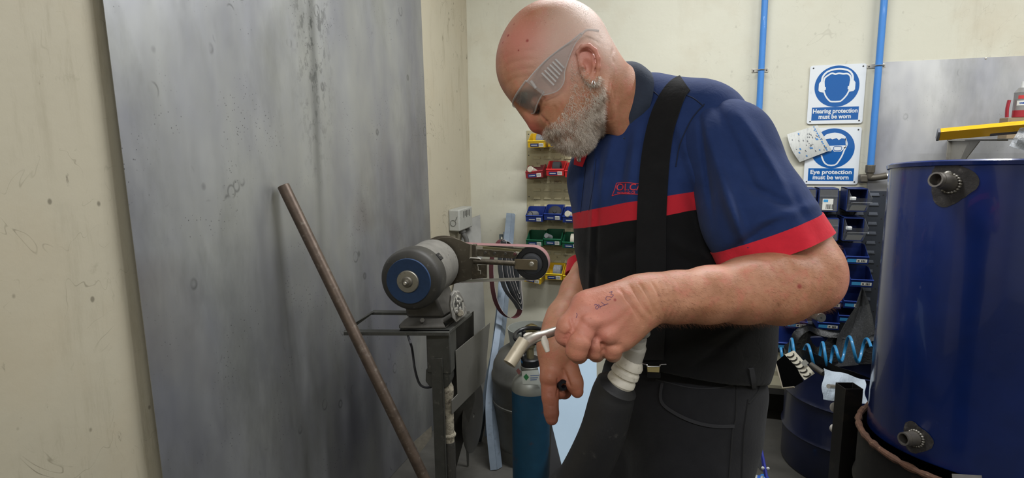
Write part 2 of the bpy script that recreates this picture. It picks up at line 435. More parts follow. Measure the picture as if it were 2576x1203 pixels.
B_.cone(H(1485, 195), P(1578, 280, 1.10), .058, .060, .03)         # neck
B_.cone(P(1578, 280, 1.10), P(1660, 420, 1.19), .060, .065, .04)
B_.cone(H(1505, 245, .042), P(1560, 330, 1.05), .012, .012, .02)    # neck tendon
# ears
for sd in (1, -1):
    def E(px, py, s): return H(px, py, s*sd)
    B_.ell(E(1481, 165, .0775), (.017, .006, .032), (hf*.82+hu*.57, hl, hu*.82-hf*.57), .006)
    hx = [(1457, 152, .077, 3.0), (1452, 132, .081, 3.3), (1464, 117, .087, 3.6), (1482, 115, .090, 3.8), (1497, 127, .091, 3.8), (1505, 147, .091, 3.6), (1506, 170, .089, 3.4), (1503, 190, .086, 3.4), (1497, 204, .083, 4.6)]
    B_.chain([(E(a, b, c), r*.001) for a, b, c, r in hx], .003)
    B_.ell(E(1490, 200, .082), (.009, .0045, .009), HAX, .005)
    B_.chain([(E(1492, 142, .083), .0028), (E(1494, 165, .084), .003), (E(1488, 185, .083), .003)], .004)
    B_.ell(E(1477, 166, .086), (.0075, .008, .014), (hf*.82+hu*.57, hl, hu*.82-hf*.57), .003, sub=True)
    B_.ell(E(1474, 138, .088), (.005, .005, .010), (hf*.6+hu*.8, hl, hu*.6-hf*.8), .003, sub=True)
    B_.ell(E(1466, 168, .080), (.004, .005, .006), HAX, .003)
# torso under the clothes
B_.cone(P(1660, 420, 1.16), P(1690, 720, 1.16), .115, .12, .05)
B_.cone(P(1690, 720, 1.16), P(1740, 1000, 1.16), .12, .12, .05)
# near (left) arm
SH, EL, WR = P(1825, 362, 1.03), P(2046, 692, .925), P(1632, 748, .80)
B_.cone(P(1700, 380, 1.14), SH, .055, .052, .04)
B_.chain([(SH, .056), (P(1962, 560, .965), .051), (P(2036, 668, .93), .050)], .02)
B_.ell(P(2056, 700, .925), (.034, .042, .040), None, .02)
B_.ell(P(2092, 722, .93), (.014, .018, .022), None, .018)
B_.chain([(P(2032, 708, .915), .050), (P(1960, 726, .89), .0500), (P(1870, 733, .865), .0440), (P(1780, 742, .84), .0370), (P(1700, 748, .82), .0325), (P(1640, 750, .80), .0300)], .02)
B_.ell(P(1935, 690, .885), (.055, .035, .025), (RR, F, UU), .025)
# near hand
B_.chain([(P(1640, 750, .80), .0295), (P(1600, 765, .79), .030), (P(1560, 790, .78), .029)], .02)
kn = [(1468, 780, .762), (1484, 808, .752), (1532, 842, .758), (1562, 856, .770)]
for q, r in zip(kn, (.0165, .0165, .0150, .0145)):
    B_.cone(P(1600, 752 if q[1] < 800 else 775, .792), P(*q), .026, r, .014)
for q in kn: B_.ell(P(q[0]-2, q[1]+2, q[2]-.009), (.0095, .0095, .0085), None, .008)
B_.cone(P(1545, 760, .775), P(1480, 768, .77), .02, .017, .02)
B_.cone(P(1560, 820, .79), P(1500, 800, .775), .026, .020, .02)
def finger(pts, k=.002): B_.chain([(P(a, b, c), r) for a, b, c, r in pts], k)
def groove(pts, r=.0022, k=.003):
    for a, b in zip(pts, pts[1:]): B_.cone(P(*a), P(*b), r, r, k, sub=True)
finger([(1458, 786, .758, .0150), (1430, 822, .752, .0150), (1424, 842, .757, .0140), (1430, 852, .785, .0120), (1440, 854, .808, .0105)], .004)
finger([(1520, 842, .760, .0135), (1500, 868, .756, .0120), (1496, 884, .760, .0114), (1500, 890, .785, .0105), (1512, 878, .815, .0100)])
finger([(1476, 812, .752, .0155), (1458, 858, .740, .0148), (1451, 882, .743, .0140), (1455, 892, .778, .0120), (1470, 880, .812, .0110)])
finger([(1558, 858, .768, .0140), (1542, 874, .762, .0128), (1539, 884, .765, .0118), (1542, 890, .788, .0105), (1552, 872, .812, .0100)])
finger([(1590, 800, .81, .018), (1530, 808, .838, .0155), (1480, 818, .848, .0135), (1448, 824, .846, .0115)], .012)
groove([(1474, 850, .740), (1478, 870, .744), (1474, 900, .755)], .0026)
groove([(1516, 868, .748), (1518, 888, .752), (1516, 904, .760)], .0026)
# far (right) arm and hand
B_.chain([(P(1560, 420, 1.27), .055), (P(1510, 560, 1.30), .043), (P(1496, 660, 1.26), .036)], .03)
B_.chain([(P(1494, 660, 1.26), .037), (P(1458, 735, 1.18), .035), (P(1420, 800, 1.11), .031), (P(1408, 832, 1.08), .0285)], .02)
B_.chain([(P(1408, 832, 1.08), .0285), (P(1402, 880, 1.06), .031)], .02)
for q, r in (((1385, 950, 1.04), .0195), ((1400, 948, 1.055), .019), ((1412, 936, 1.08), .018)):
    B_.cone(P(1402, 870, 1.065), P(*q), .030, r, .015)
B_.ell(P(1384, 950, 1.028), (.009, .009, .009), None, .012)
finger([(1383, 955, 1.04, .0165), (1384, 1000, 1.03, .0150), (1387, 1040, 1.025, .0130), (1388, 1054, 1.023, .0105)])
finger([(1422, 895, 1.07, .020), (1433, 932, 1.048, .0150), (1444, 962, 1.035, .0138), (1452, 986, 1.030, .0108)], .010)
finger([(1398, 952, 1.06, .0155), (1406, 984, 1.05, .0140), (1420, 986, 1.065, .0125), (1430, 972, 1.085, .0115)])
finger([(1408, 945, 1.08, .0150), (1414, 976, 1.085, .0135), (1424, 972, 1.10, .0120), (1428, 958, 1.11, .0110)])
finger([(1416, 935, 1.09, .0140), (1424, 960, 1.105, .0125), (1430, 955, 1.115, .0110)])
def bfold(X):
    d = np.zeros(len(X))
    # wrist creases on the near hand
    c = np.array(P(1655, 770, .78)); ax = np.array((P(1640, 750, .8)-P(1780, 742, .84)).normalized())
    for off, am in ((.000, .0013), (-.009, .0012), (-.019, .0010), (.010, .0008)):
        a = np.array(P(1655, 770, .79))+ax*off; t = (X-a)@ax; r = np.linalg.norm(X-a, axis=1)
        d += am*np.exp(-(t/.0016)**2)*np.exp(-(r/.035)**2)
    # neck creases
    for (px, py), am in (((1520, 285), .0016), ((1532, 275), .0013)):
        a = np.array(H(px, py, .05)); ax2 = np.array((RR*.9-UU*.15).normalized()); t = (X-a)@ax2; r = np.linalg.norm(X-a, axis=1)
        d += am*np.exp(-(t/.0018)**2)*np.exp(-(r/.05)**2)
    return d + .0005*snz(X, 95, 3)
B_.fold = bfold
V, Q = body.mesh(.0019)
print('body', len(V))

def vertex_normals(V, Q):
    fn = np.cross(V[Q[:, 2]]-V[Q[:, 0]], V[Q[:, 3]]-V[Q[:, 1]]); n = np.zeros_like(V)
    for k in range(4): np.add.at(n, Q[:, k], fn)
    return n/(np.linalg.norm(n, axis=1)[:, None]+1e-12)
_bt = BVHTree.FromPolygons([tuple(v) for v in V], [tuple(map(int, q)) for q in Q])
_vn = vertex_normals(V, Q)
def crease(pts, w, depth, mirror=False, n=6):
    '''press a fold into (or, with negative depth, raise a ridge on) the skin along a line laid over the surface'''
    global V
    line = []
    for q in spline([Vector((a, b, 0)) for a, b in pts], n):
        h = _bt.ray_cast(CP, ray(q.x, q.y).normalized())
        if h[0] is not None: line.append(np.array(h[0]))
    ls = [line]
    if mirror: 
        o = np.array(H(1483, 170)); L = np.array(hl); ls.append([np.array(_bt.find_nearest(Vector(p-2*L*((p-o)@L)))[0]) for p in line])
    for ln in ls:
        if len(ln) < 2: continue
        A = np.array(ln); c = A.mean(0); R = np.linalg.norm(A-c, axis=1).max()+3*w
        idx = np.nonzero(np.linalg.norm(V-c, axis=1) < R)[0]; X = V[idx]; d = np.full(len(idx), 9.); tt = np.zeros(len(idx))
        for k in range(len(A)-1):
            a, b = A[k], A[k+1]; ba = b-a; h = np.clip(((X-a)@ba)/(ba@ba+1e-12), 0, 1); e = np.linalg.norm(X-a-h[:, None]*ba, axis=1)
            m = e < d; d[m] = e[m]; tt[m] = (k+h[m])/(len(A)-1)
        V[idx] -= _vn[idx]*(depth*np.exp(-(d/w)**2)*np.clip(np.minimum(tt, 1-tt)*6, .15, 1))[:, None]
cr = crease
# wrist and back of the hand
cr([(1556, 722), (1585, 765), (1622, 812)], .0026, .0018); cr([(1580, 712), (1612, 760), (1640, 800)], .0024, .0017); cr([(1604, 706), (1635, 755), (1650, 795)], .0022, .0013); cr([(1636, 704), (1660, 750), (1668, 790)], .0022, .0010)
cr([(1590, 770), (1612, 800), (1618, 826)], .0024, .0013)
cr([(1600, 750), (1540, 800), (1492, 812)], .006, -.0016); cr([(1600, 770), (1560, 820), (1535, 842)], .005, -.0012); cr([(1590, 735), (1520, 755), (1475, 780)], .006, -.0014)
cr([(1433, 795), (1437, 812), (1441, 828), (1431, 842), (1424, 858)], .0028, .0028)
cr([(1441, 826), (1462, 842), (1486, 858), (1500, 868)], .0030, .0011); cr([(1508, 858), (1520, 872), (1516, 888)], .0026, .0018); cr([(1540, 868), (1556, 872), (1564, 862)], .0026, .0009)
for q in ((1408, 838), (1414, 850)): cr([q, (q[0]+14, q[1]+5), (q[0]+26, q[1]+2)], .0020, .0008)
cr([(1416, 925), (1425, 950), (1436, 976)], .0030, .0030); cr([(1402, 950), (1404, 975), (1400, 1000)], .0026, .0022); cr([(1378, 990), (1394, 992)], .0022, .0009); cr([(1380, 1022), (1397, 1022)], .0022, .0009)
cr([(1468, 795), (1474, 806)], .004, -.0016); cr([(1524, 842), (1534, 848)], .004, -.0014); pass
# forearm and elbow
cr([(1700, 775), (1820, 770), (1940, 778)], .010, -.0016); cr([(1800, 700), (1900, 668), (1990, 660)], .012, -.0018); cr([(1960, 650), (2010, 690), (2060, 700)], .010, .0018); cr([(2085, 690), (2110, 715), (2105, 750)], .006, .0010)
# face
for m in (True,):
    cr([(1350, 284), (1368, 300), (1388, 326)], .0035, .0020, m); cr([(1392, 262), (1400, 285), (1398, 308)], .0030, .0013, m); cr([(1408, 258), (1417, 282), (1415, 304)], .0026, .0011, m)
    cr([(1372, 262), (1366, 276), (1356, 284)], .0024, .0016, m); cr([(1378, 258), (1374, 275), (1362, 290)], .0024, .0010, m)
    cr([(1342, 240), (1358, 240), (1372, 250)], .0024, .0017, m)
    for k in range(3): cr([(1382, 248-8*k), (1394, 240-9*k), (1404, 228-10*k)], .0022, .0010, m)
    cr([(1378, 302), (1372, 312), (1374, 322)], .0026, .0016, m)
    cr([(1396, 222), (1384, 205), (1380, 188)], .010, .0020, m)
for k, y in enumerate((150, 172, 195, 214)): cr([(1262+k*3, y), (1290, y-14), (1322, y-22), (1350, y-22)], .0032, .0006, True)
cr([(1508, 236), (1520, 276), (1522, 322)], .003, .0020); cr([(1522, 232), (1534, 270), (1536, 312)], .003, .0018); cr([(1538, 210), (1547, 250), (1548, 300)], .003, .0010)
cr([(1545, 120), (1540, 142), (1546, 160)], .004, .0014); cr([(1512, 90), (1500, 110)], .006, .0008)
cr([(1392, 326), (1402, 333), (1412, 334)], .002, .0018, True)
def skin_mat():
    n = NT('skin'); base = srgb('#bd876b'); pink = srgb('#bd6d5c'); tan = srgb('#a06c4e'); pale = srgb('#d3aa98')
    c = n.mix(n.ramp(n.noise(22, 5, .6), .35, .68), base, tan)
    c = n.mix(n.math('MULTIPLY', n.ramp(n.noise(60, 5, .6, off=(4, 2, 1)), .5, .72), .65), c, pink)
    def zone(c, p, r0, r1, col, a):
        return n.mix(n.math('MULTIPLY', n.ramp(n.dist(p), r1, r0), a), c, col)
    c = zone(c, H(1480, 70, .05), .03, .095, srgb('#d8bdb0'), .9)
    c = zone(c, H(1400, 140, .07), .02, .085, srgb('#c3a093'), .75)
    c = zone(c, H(1312, 105, .05), .015, .062, srgb('#cb7f74'), .7)
    c = zone(c, H(1352, 318, 0), .012, .035, srgb('#b8594f'), .8)
    c = zone(c, H(1485, 140, .09), .012, .04, srgb('#c67566'), .7)
    c = zone(c, P(1490, 810, .75), .02, .075, srgb('#c27a6c'), .7)
    c = zone(c, P(1425, 850, .76), .005, .03, srgb('#c4736a'), .6)
    c = zone(c, P(2120, 720, .9), .01, .05, srgb('#cf8a7c'), .7)
    c = zone(c, P(1395, 1010, 1.04), .03, .11, srgb('#9c5a47'), .8)
    c = zone(c, P(1388, 1055, 1.02), .0, .03, srgb('#5e3a32'), .5)
    sp = n.ramp(n.vor(170), .22, .12)                       # freckles and pores
    msk = n.ramp(n.noise(14, 3, .5, off=(9, 9, 9)), .5, .62)
    c = n.mix(n.math('MULTIPLY', n.math('MULTIPLY', sp, msk), .35), c, srgb('#8a4a38'))
    for (q, r) in ((H(1282, 92, .04), .0022), (H(1331, 108, .062), .0022), (H(1275, 112, .03), .0014), (H(1308, 128, .06), .0013), (P(1993, 722, .85), .0032), (P(1541, 758, .76), .0016), (H(1297, 65, .04), .0012)):
        hit = q; c = n.mix(n.math('MULTIPLY', n.ramp(n.dist(snapc(hit)), r*1.6, r*.6), .8), c, srgb('#8c2626'))
    n.color(c); n.set(rough=.48, sss=.06, spec=.4); n.b.inputs['Subsurface Radius'].default_value = (.01, .004, .002)
    n.bump(n.noise(34, 7, .72, stretch=(1, 1, 2.2), dist=.4), .30, .0028); n.bump(n.vor(520), .22, .0005); n.bump(n.noise(230, 6, .7), .45, .0008); n.bump(n.noise(70, 4, .6, stretch=(1, 1, 2.5)), .10, .002)
    return n.m
Vb, Qb = V, Q
bvh_body = BVHTree.FromPolygons([tuple(v) for v in V], [tuple(map(int, q)) for q in Q])
def snap(px, py, tree, off=0.):
    d = ray(px, py).normalized(); h = tree.ray_cast(CP, d)
    if h[0] is None: return None, None
    nn = h[1] if h[1].dot(d) < 0 else -h[1]
    return h[0]+nn*off, nn
def snapc(p):
    h = bvh_body.find_nearest(Vector(p)); return h[0]
person = thing('person', 'bald bearded person in navy and red shirt and black trousers, looking down, holding the torch', 'person', (P(1690, 1203, 1.16).x, P(1690, 1203, 1.16).y, 0))
pbody = mesh_obj('body', V, Q, skin_mat(), person)
MBODY = None
# the skin material reads object coordinates: shift them to the world frame used above
def worldize(o):
    """object coordinates of o are world minus parent location; add it back in the material's coordinates"""
    off = MW[o.name].translation if o.parent else Vector()
    for m in o.data.materials:
        t = m.node_tree; tc = [x for x in t.nodes if x.type == 'TEX_COORD'][0]
        if t.nodes.get('wshift'): continue
        a = t.nodes.new('ShaderNodeVectorMath'); a.name = 'wshift'; a.operation = 'ADD'; a.inputs[1].default_value = tuple(off)
        for l in list(t.links):
            if l.from_node == tc: to = l.to_socket; t.links.remove(l); t.links.new(a.outputs[0], to)
        t.links.new(tc.outputs['Object'], a.inputs[0])
worldize(pbody)
# eyes (behind the lids)
for s in (.033, -.033):
    q = H(1354, 258, s)
    MB().ball(q, .0105, nu=24, nv=14).obj('eye', mat('eye_white', '#cfc8c0', .2), person)

# ---- hair strands
def strands(name, idx, ln, rad, dirfn, m, seg=3, jit=.35, curl=0., parent=person):
    VN = vnorm; n = len(idx); base = Vb[idx]; nr = VN[idx]
    L = ln(base) if callable(ln) else np.full(n, ln); L = L*rng.uniform(.6, 1.25, n)
    d = dirfn(base, nr)+rng.normal(size=(n, 3))*jit; d /= np.linalg.norm(d, axis=1)[:, None]
    side = np.cross(d, nr); side /= np.linalg.norm(side, axis=1)[:, None]+1e-9; up = np.cross(side, d)
    cv = rng.normal(size=(n, 3))*curl; rings = []; p = base-nr*.0008; dd = d.copy()
    for k in range(seg+1):
        r = rad*(1-.8*k/seg)
        for a in range(3):
            t = 2.094*a; rings.append(p+side*math.cos(t)*r+up*math.sin(t)*r)
        dd = dd+cv*(1/seg); dd /= np.linalg.norm(dd, axis=1)[:, None]; p = p+dd*(L/seg)[:, None]
    A = np.stack(rings, 1); nv = 3*(seg+1); VV = A.reshape(-1, 3); q = []
    for k in range(seg):
        for a in range(3):
            b = (a+1) % 3; q.append((k*3+a, k*3+b, k*3+3+b, k*3+3+a))
    q = np.array(q); QQ = (q[None]+(np.arange(n)*nv)[:, None, None]).reshape(-1, 4)
    return mesh_obj(name, VV, QQ, m, parent)
vnorm = vertex_normals(Vb, Qb)
def hair_mat(name, cols, rough=.5, sc=900):
    n = NT(name); f = n.noise(sc, 2, .5); g = n.noise(sc*.05, 3, .6, off=(3, 3, 3))
    c = n.mix(n.ramp(f, .42, .6), srgb(cols[0]), srgb(cols[1]))
    if len(cols) > 2: c = n.mix(n.ramp(g, .48, .62), c, srgb(cols[2]))
    n.color(c); n.set(rough=rough, spec=.3); return n.m
npf = lambda v: np.array(v, float)
o0 = npf(H(1483, 170)); X = Vb-o0
hx, hy, hz = X@npf(hf), X@npf(hl), X@npf(hu)       # head-local coordinates of every body vertex
# screen position of every vertex, used only to choose where hair grows on the modelled surface
cc = Vb-npf(CP); zz = cc@npf(F); sx = 1288+1500*(cc@npf(RR))/zz; sy = 601.5-1500*(cc@npf(UU))/zz
near = (zz < 1.3) & (sx < 1565) & (sy < 420)
def poly_in(px, py, poly):
    r = np.zeros(len(px), bool); n = len(poly)
    for i in range(n):
        x0, y0 = poly[i]; x1, y1 = poly[(i+1) % n]
        c = ((y0 > py) != (y1 > py)) & (px < (x1-x0)*(py-y0)/(y1-y0+1e-9)+x0); r ^= c
    return r
# beard region in the head's own profile plane (both sides of the face)
hp = [(1425, 182), (1441, 180), (1452, 205), (1470, 225), (1500, 222), (1508, 262), (1506, 300), (1522, 338), (1500, 400), (1440, 400), (1395, 372), (1365, 350), (1362, 333), (1374, 322), (1392, 318), (1403, 300), (1425, 262), (1424, 225)]
hpl = [((a-1483)*KH*-.7071+(b-170)*KH*.7071, (a-1483)*KH*-.7071-(b-170)*KH*.7071) for a, b in hp]
bea = poly_in(hx, hz, hpl) & (np.abs(hy) < .1) & (np.linalg.norm(X, axis=1) < .2) & (np.abs(zz-DH) < .2)
bi_ = np.nonzero(bea)[0]
lower = np.clip((-hz[bi_]-.01)/.07, 0, 1)
pick = rng.choice(bi_, 25000, p=(.35+lower)/np.sum(.35+lower))
def beard_len(b):
    z = (b-o0)@npf(hu); return np.interp(-z, [-.03, .02, .05, .09, .12], [.005, .008, .010, .012, .012])
def beard_dir(b, n): return -npf(hu)*1.0+n*.30+npf(hf)*.2
strands('beard', pick, beard_len, .00026, beard_dir, hair_mat('beard_hair', ('#fff6ec', '#d9cabb', '#c4b09f'), .5), curl=.55, jit=.4)
# moustache
mu = poly_in(hx, hz, [((a-1483)*KH*-.7071+(b-170)*KH*.7071, (a-1483)*KH*-.7071-(b-170)*KH*.7071) for a, b in [(1373, 324), (1386, 314), (1412, 322), (1420, 345), (1398, 350), (1370, 340)]]) & (np.abs(hy) < .035) & (zz < 1.2)
strands('moustache', rng.choice(np.nonzero(mu)[0], 2200), .012, .0003, lambda b, n: -npf(hu)*.8+n*.4-npf(hf)*.15, MATS.setdefault('mb', hair_mat('moustache_hair', ('#efe2d4', '#c0a994', '#a58570'), .5)), curl=.5, jit=.35)
# stubble on scalp back and sides
st = (np.linalg.norm(Vb-npf(H(1397, 140)), axis=1) < .125) & (hx < .055) & (hz > -.02) & ~bea & (np.linalg.norm(Vb-npf(H(1481, 165, .08)), axis=1) > .036) & (np.abs(zz-DH) < .15)
wgt = np.clip(.055-hx[st], .002, .06)
strands('hair', rng.choice(np.nonzero(st)[0], 9000, p=wgt/wgt.sum()), .0022, .00012, lambda b, n: n*.7-npf(hf)*.5-npf(hu)*.4, hair_mat('stubble_hair', ('#ffffff', '#cfc9c4'), .5), seg=2, jit=.2)
# eyebrows and lashes, one object for each side
m_brow = hair_mat('brow_hair', ('#b0a294', '#7d6a5c'), .5); m_lash = mat('lash', '#3b2a24', .6)
for s in (.028, -.028):
    eb = np.zeros(len(Vb), bool)
    for t in (-.014, -.005, .005, .014): eb |= np.linalg.norm(Vb-npf(snapc(H(1306+abs(t)*300+(t*s > 0)*8, 238, s+t))), axis=1) < .0055
    strands('eyebrow', rng.choice(np.nonzero(eb)[0], 420), .011, .00022, lambda b, n: n*.5+npf(hf)*.2-npf(hu)*.2+np.outer(np.sign((b-o0)@npf(hl)), npf(hl))*.8, m_brow, curl=.3, jit=.25)
    el = np.zeros(len(Vb), bool); s2 = s*1.14
    for t in np.linspace(-.012, .013, 12):
        q = H(1351, 259, s2)+hl*float(t)+(hf*.55-hu*.83)*float(math.sqrt(max(0, 1-(t/.0145)**2)))*.0125
        el |= np.linalg.norm(Vb-npf(snapc(q)), axis=1) < .0026
    strands('eyelashes', rng.choice(np.nonzero(el)[0], 200), .006, .00022, lambda b, n: n*.6-npf(hu)*.6+npf(hf)*.4, m_lash, curl=.2, jit=.1)
# fine hair on the near forearm
fa = (sx > 1650) & (sx < 2110) & (sy > 610) & (sy < 830) & (zz < .96) & ((vnorm@npf(F)) < .45)
strands('forearm_hair', rng.choice(np.nonzero(fa)[0], 5200), .009, .00009, lambda b, n: -npf(UU)*.55+npf(RR)*.75+n*.28, hair_mat('arm_hair', ('#8a5a40', '#5a3826'), .5), jit=.25, curl=.3)
# ================================================================== clothing
def cloth(name, c, wear='#8a8a8a', wamt=.15, rough=.85, fr=.12, zones=None, fine=1400):
    n = NT(name); b = srgb(c)
    col = n.mix(n.ramp(n.noise(30, 4, .6), .3, .75), b, tuple(min(1, x*1.25+.002) for x in b[:3])+(1,))
    if zones: col = zones(n, col)
    col = n.mix(n.math('MULTIPLY', n.ramp(n.noise(55, 8, .75, off=(3, 3, 1)), .66, .8), wamt), col, srgb(wear))
    n.color(col); n.set(rough=rough, sheen=fr*.5, spec=.15); n.b.inputs['Sheen Roughness'].default_value = .6
    n.bump(n.noise(fine, 2, .5), .25, .0004); n.bump(n.noise(38, 4, .6, dist=.6), .28, .004); return n.m
NAVY, RED, BLK = '#1b2d58', '#b3222f', '#0b0b0d'
# ---- shirt body
sh = SDF()
sh.cone(P(1635, 290, 1.14), P(1640, 320, 1.14), .070, .074, .03)
sh.cone(P(1640, 300, 1.13), P(1768, 334, 1.06), .072, .075, .04)
sh.cone(P(1768, 334, 1.06), P(1818, 380, 1.035), .075, .066, .04)
sh.ell(P(1640, 480, 1.15), (.150, .150, .19), (RR, F, UU), .05)
sh.ell(P(1690, 560, 1.15), (.170, .160, .20), (RR, F, UU), .05)
sh.ell(P(1675, 740, 1.15), (.160, .165, .20), (RR, F, UU), .06)
sh.ell(P(1768, 740, 1.15), (.128, .150, .22), (RR, F, UU), .06)
sh.cone(P(1640, 275, 1.10), P(1740, 300, 1.06), .058, .068, .03)
sh.ell(P(1525, 440, 1.16), (.062, .07, .06), (RR, F, UU), .04)
sh.cone(P(1570, 420, 1.25), P(1520, 520, 1.30), .068, .060, .04)
sh.ell(P(1705, 900, 1.155), (.158, .165, .12), (RR, F, UU), .05)
hemn = npf(-UU*.985-RR*.17)            # hem plane, slightly rising to the back
sh.cuts.append((hemn, float(hemn@npf(P(1740, 950, 1.0))), 1))
nk = npf(P(1600, 300, 1.14))
def sfold(X):
    c = X-npf(CP); z = c@npf(F); px = c@npf(RR)/z*1500+1288; py = 601.5-c@npf(UU)/z*1500   # coordinates in which the creases are described
    d = .003*snz(X, 22, 5)+.0016*snz(X, 50, 6)
    def ridge(x0, y0, x1, y1, wd, am):
        L = math.hypot(x1-x0, y1-y0); ux, uy = (x1-x0)/L, (y1-y0)/L
        t = (px-x0)*ux+(py-y0)*uy; q = -(px-x0)*uy+(py-y0)*ux
        return 1.7*am*np.exp(-(q/wd)**2)/(1+np.exp(-(t)/15))/(1+np.exp((t-L)/15))
    for a in ((1540, 350, 1500, 520, 14, .006), (1575, 380, 1560, 470, 10, -.005), (1600, 330, 1580, 480, 12, .004), (1475, 390, 1462, 540, 9, -.0035), (1495, 390, 1480, 760, 5, .003), (1510, 400, 1495, 760, 4, -.002), (1730, 470, 1800, 640, 20, -.008), (1700, 300, 1760, 480, 14, .004), (1450, 620, 1520, 700, 16, .004), (1540, 640, 1640, 600, 14, -.004), (1700, 610, 1820, 680, 16, .006), (1560, 860, 1720, 820, 18, .004), (1760, 860, 1900, 800, 16, .006), (1740, 930, 1860, 840, 12, -.004)):
        d = d - ridge(*a)
    return d
sh.fold = sfold
Vs, Qs = sh.mesh(.0036); print('shirt', len(Vs))
def shz(n, c):
    # hem-parallel colour blocks of the sewn panels, measured down the chest
    s_ = n.dotp(tuple(UU*1.0-RR*.16)); wob = n.math('MULTIPLY', n.math('SUBTRACT', n.noise(9, 3, .5), .5), .010); s_ = n.math('ADD', s_, wob)
    ref = float(npf(UU*1.0-RR*.16)@npf(P(1640, 500, 1.0)))
    c = n.mix(n.ramp(s_, ref+.0004, ref-.0004), c, srgb(RED))
    return n.mix(n.ramp(s_, ref-.0308, ref-.0316), c, srgb(BLK))
shirt = mesh_obj('shirt', Vs, Qs, cloth('shirt_cloth', NAVY, '#5f7096', .25, zones=shz), person); worldize(shirt)
def tree_of(V, Q): return BVHTree.FromPolygons([tuple(v) for v in V], [tuple(map(int, q)) for q in Q])
bvh_sh = tree_of(Vs, Qs)
# ---- sleeves
def sleeve(name, a, b, ra, rb, shoulder, cutn, cutp, inner, folds, flare=0):
    q = SDF(); q.cone(*shoulder, .05); q.cone(a, b, ra, rb, .05)
    if flare: q.ell(*flare)
    q.cone(inner[0], inner[1], inner[2], inner[3], .004, sub=True)
    cn = npf(cutn); q.cuts.append((cn, float(cn@npf(cutp)), 1)); q.fold = folds
    return q.mesh(.0034)
axn = (P(1985, 612, .94)-P(1850, 350, 1.02)).normalized(); perp = (RR*.60+UU*.30).normalized()
cutn = (RR*.36-UU*.93-F*.05).normalized()
def slfold(X):
    c = X-npf(CP); z = c@npf(F); px = c@npf(RR)/z*1500+1288; py = 601.5-c@npf(UU)/z*1500
    d = .0025*snz(X, 24, 15)+.0012*snz(X, 60, 16)
    def ridge(x0, y0, x1, y1, wd, am):
        L = math.hypot(x1-x0, y1-y0); ux, uy = (x1-x0)/L, (y1-y0)/L
        t = (px-x0)*ux+(py-y0)*uy; q = -(px-x0)*uy+(py-y0)*ux
        return 1.7*am*np.exp(-(q/wd)**2)/(1+np.exp(-(t)/20))/(1+np.exp((t-L)/20))
    for a in ((1780, 330, 1850, 560, 16, .006), (1800, 260, 1900, 480, 14, -.004), (1830, 500, 1870, 600, 14, .008), (1890, 470, 1990, 520, 12, -.005), (1870, 300, 1980, 470, 14, .005), (1900, 560, 2040, 520, 14, .004), (1830, 640, 1950, 560, 12, -.006), (1760, 300, 1790, 520, 7, -.004), (1960, 420, 2030, 560, 12, -.003)):
        d = d-ridge(*a)
    return d
Vl, Ql = sleeve('sleeve', P(1820, 384, 1.022), P(1986, 660, .93), .076, .071, (P(1740, 336, 1.082), P(1818, 382, 1.025), .073, .076), cutn, P(2000, 638, .85)-cutn*.026,
    (P(1925, 565, .952), P(2016, 700, .92), .050, .0670), slfold, (P(1890, 560, .955), (.072, .075, .075), (RR, F, UU), .05))
def slz_unused(n, c):
    s_ = n.dotp(tuple(-cutn)); ref = float(npf(-cutn)@npf(P(2000, 638, .85)))
    c = n.mix(n.ramp(s_, ref+.0345, ref+.0338), c, srgb('#c42434'))
    return c
sl = mesh_obj('sleeve', Vl, Ql, cloth('sleeve_cloth', NAVY, '#6577a0', .2), person); worldize(sl)
bvh_sl = tree_of(Vl, Ql)
def cuff(tree, cn_, ref_p, cen_a, cen_b, wid, m, ph=0., amp=.0016, dr_=.0018):
    """hemmed band round the sleeve end: rays from the arm axis find the cloth, the band lies on it"""
    n_ = Vector(cn_).normalized(); rows = []; ax_ = (cen_b-cen_a).normalized()
    def on_axis(h): t = (h-n_.dot(cen_a))/n_.dot(ax_); return cen_a+ax_*t
    h0 = n_.dot(ref_p); a_, b2_, _ = basis(n_); N = 72; prev = None
    for k in range(7):
        h = h0-wid*(1-k/6)-.0002; c = on_axis(h); row = []
        hs = min(h, h0-.031); cs = on_axis(hs)
        for i in range(N):
            t = 6.2832*i/N; d = a_*math.cos(t)+b2_*math.sin(t); hit = tree.ray_cast(cs+d*.2, -d, .2)
            r = (hit[0]-cs).length if hit[0] is not None else (prev[i] if prev else .08)
            row.append(r)
        prev = row; sm = [(row[i-1]+2*row[i]+row[(i+1) % N])/4 for i in range(N)]
        rows.append([c+(a_*math.cos(6.2832*i/N)+b2_*math.sin(6.2832*i/N))*(sm[i]+dr_+amp*math.sin(5*6.2832*i/N+ph)*(k/6)+.0015*k/6) for i in range(N)])
    inner = [[c2+(p-c2).normalized()*((p-c2).length-.0022) for p in row] for row, c2 in zip(rows, [on_axis(h0-wid*(1-k/6)) for k in range(7)])]
    mb = MB(); L = rows+inner[::-1]; vs = [p for row in L for p in row]; M_ = len(L)
    fs = [(i*N+j, i*N+(j+1) % N, ((i+1) % M_)*N+(j+1) % N, ((i+1) % M_)*N+j) for i in range(M_) for j in range(N)]
    return mb.add(vs, fs).obj('sleeve_cuff', m, person)
m_cuff = cloth('cuff_cloth', '#c02434', '#e08080', .08)
cuff(bvh_sl, cutn, P(2000, 640, .85), P(1945, 560, .945), P(2008, 690, .93), .034, m_cuff, 1.0, .002)
cut2 = (-UU*.8-F*.3-RR*.1).normalized()
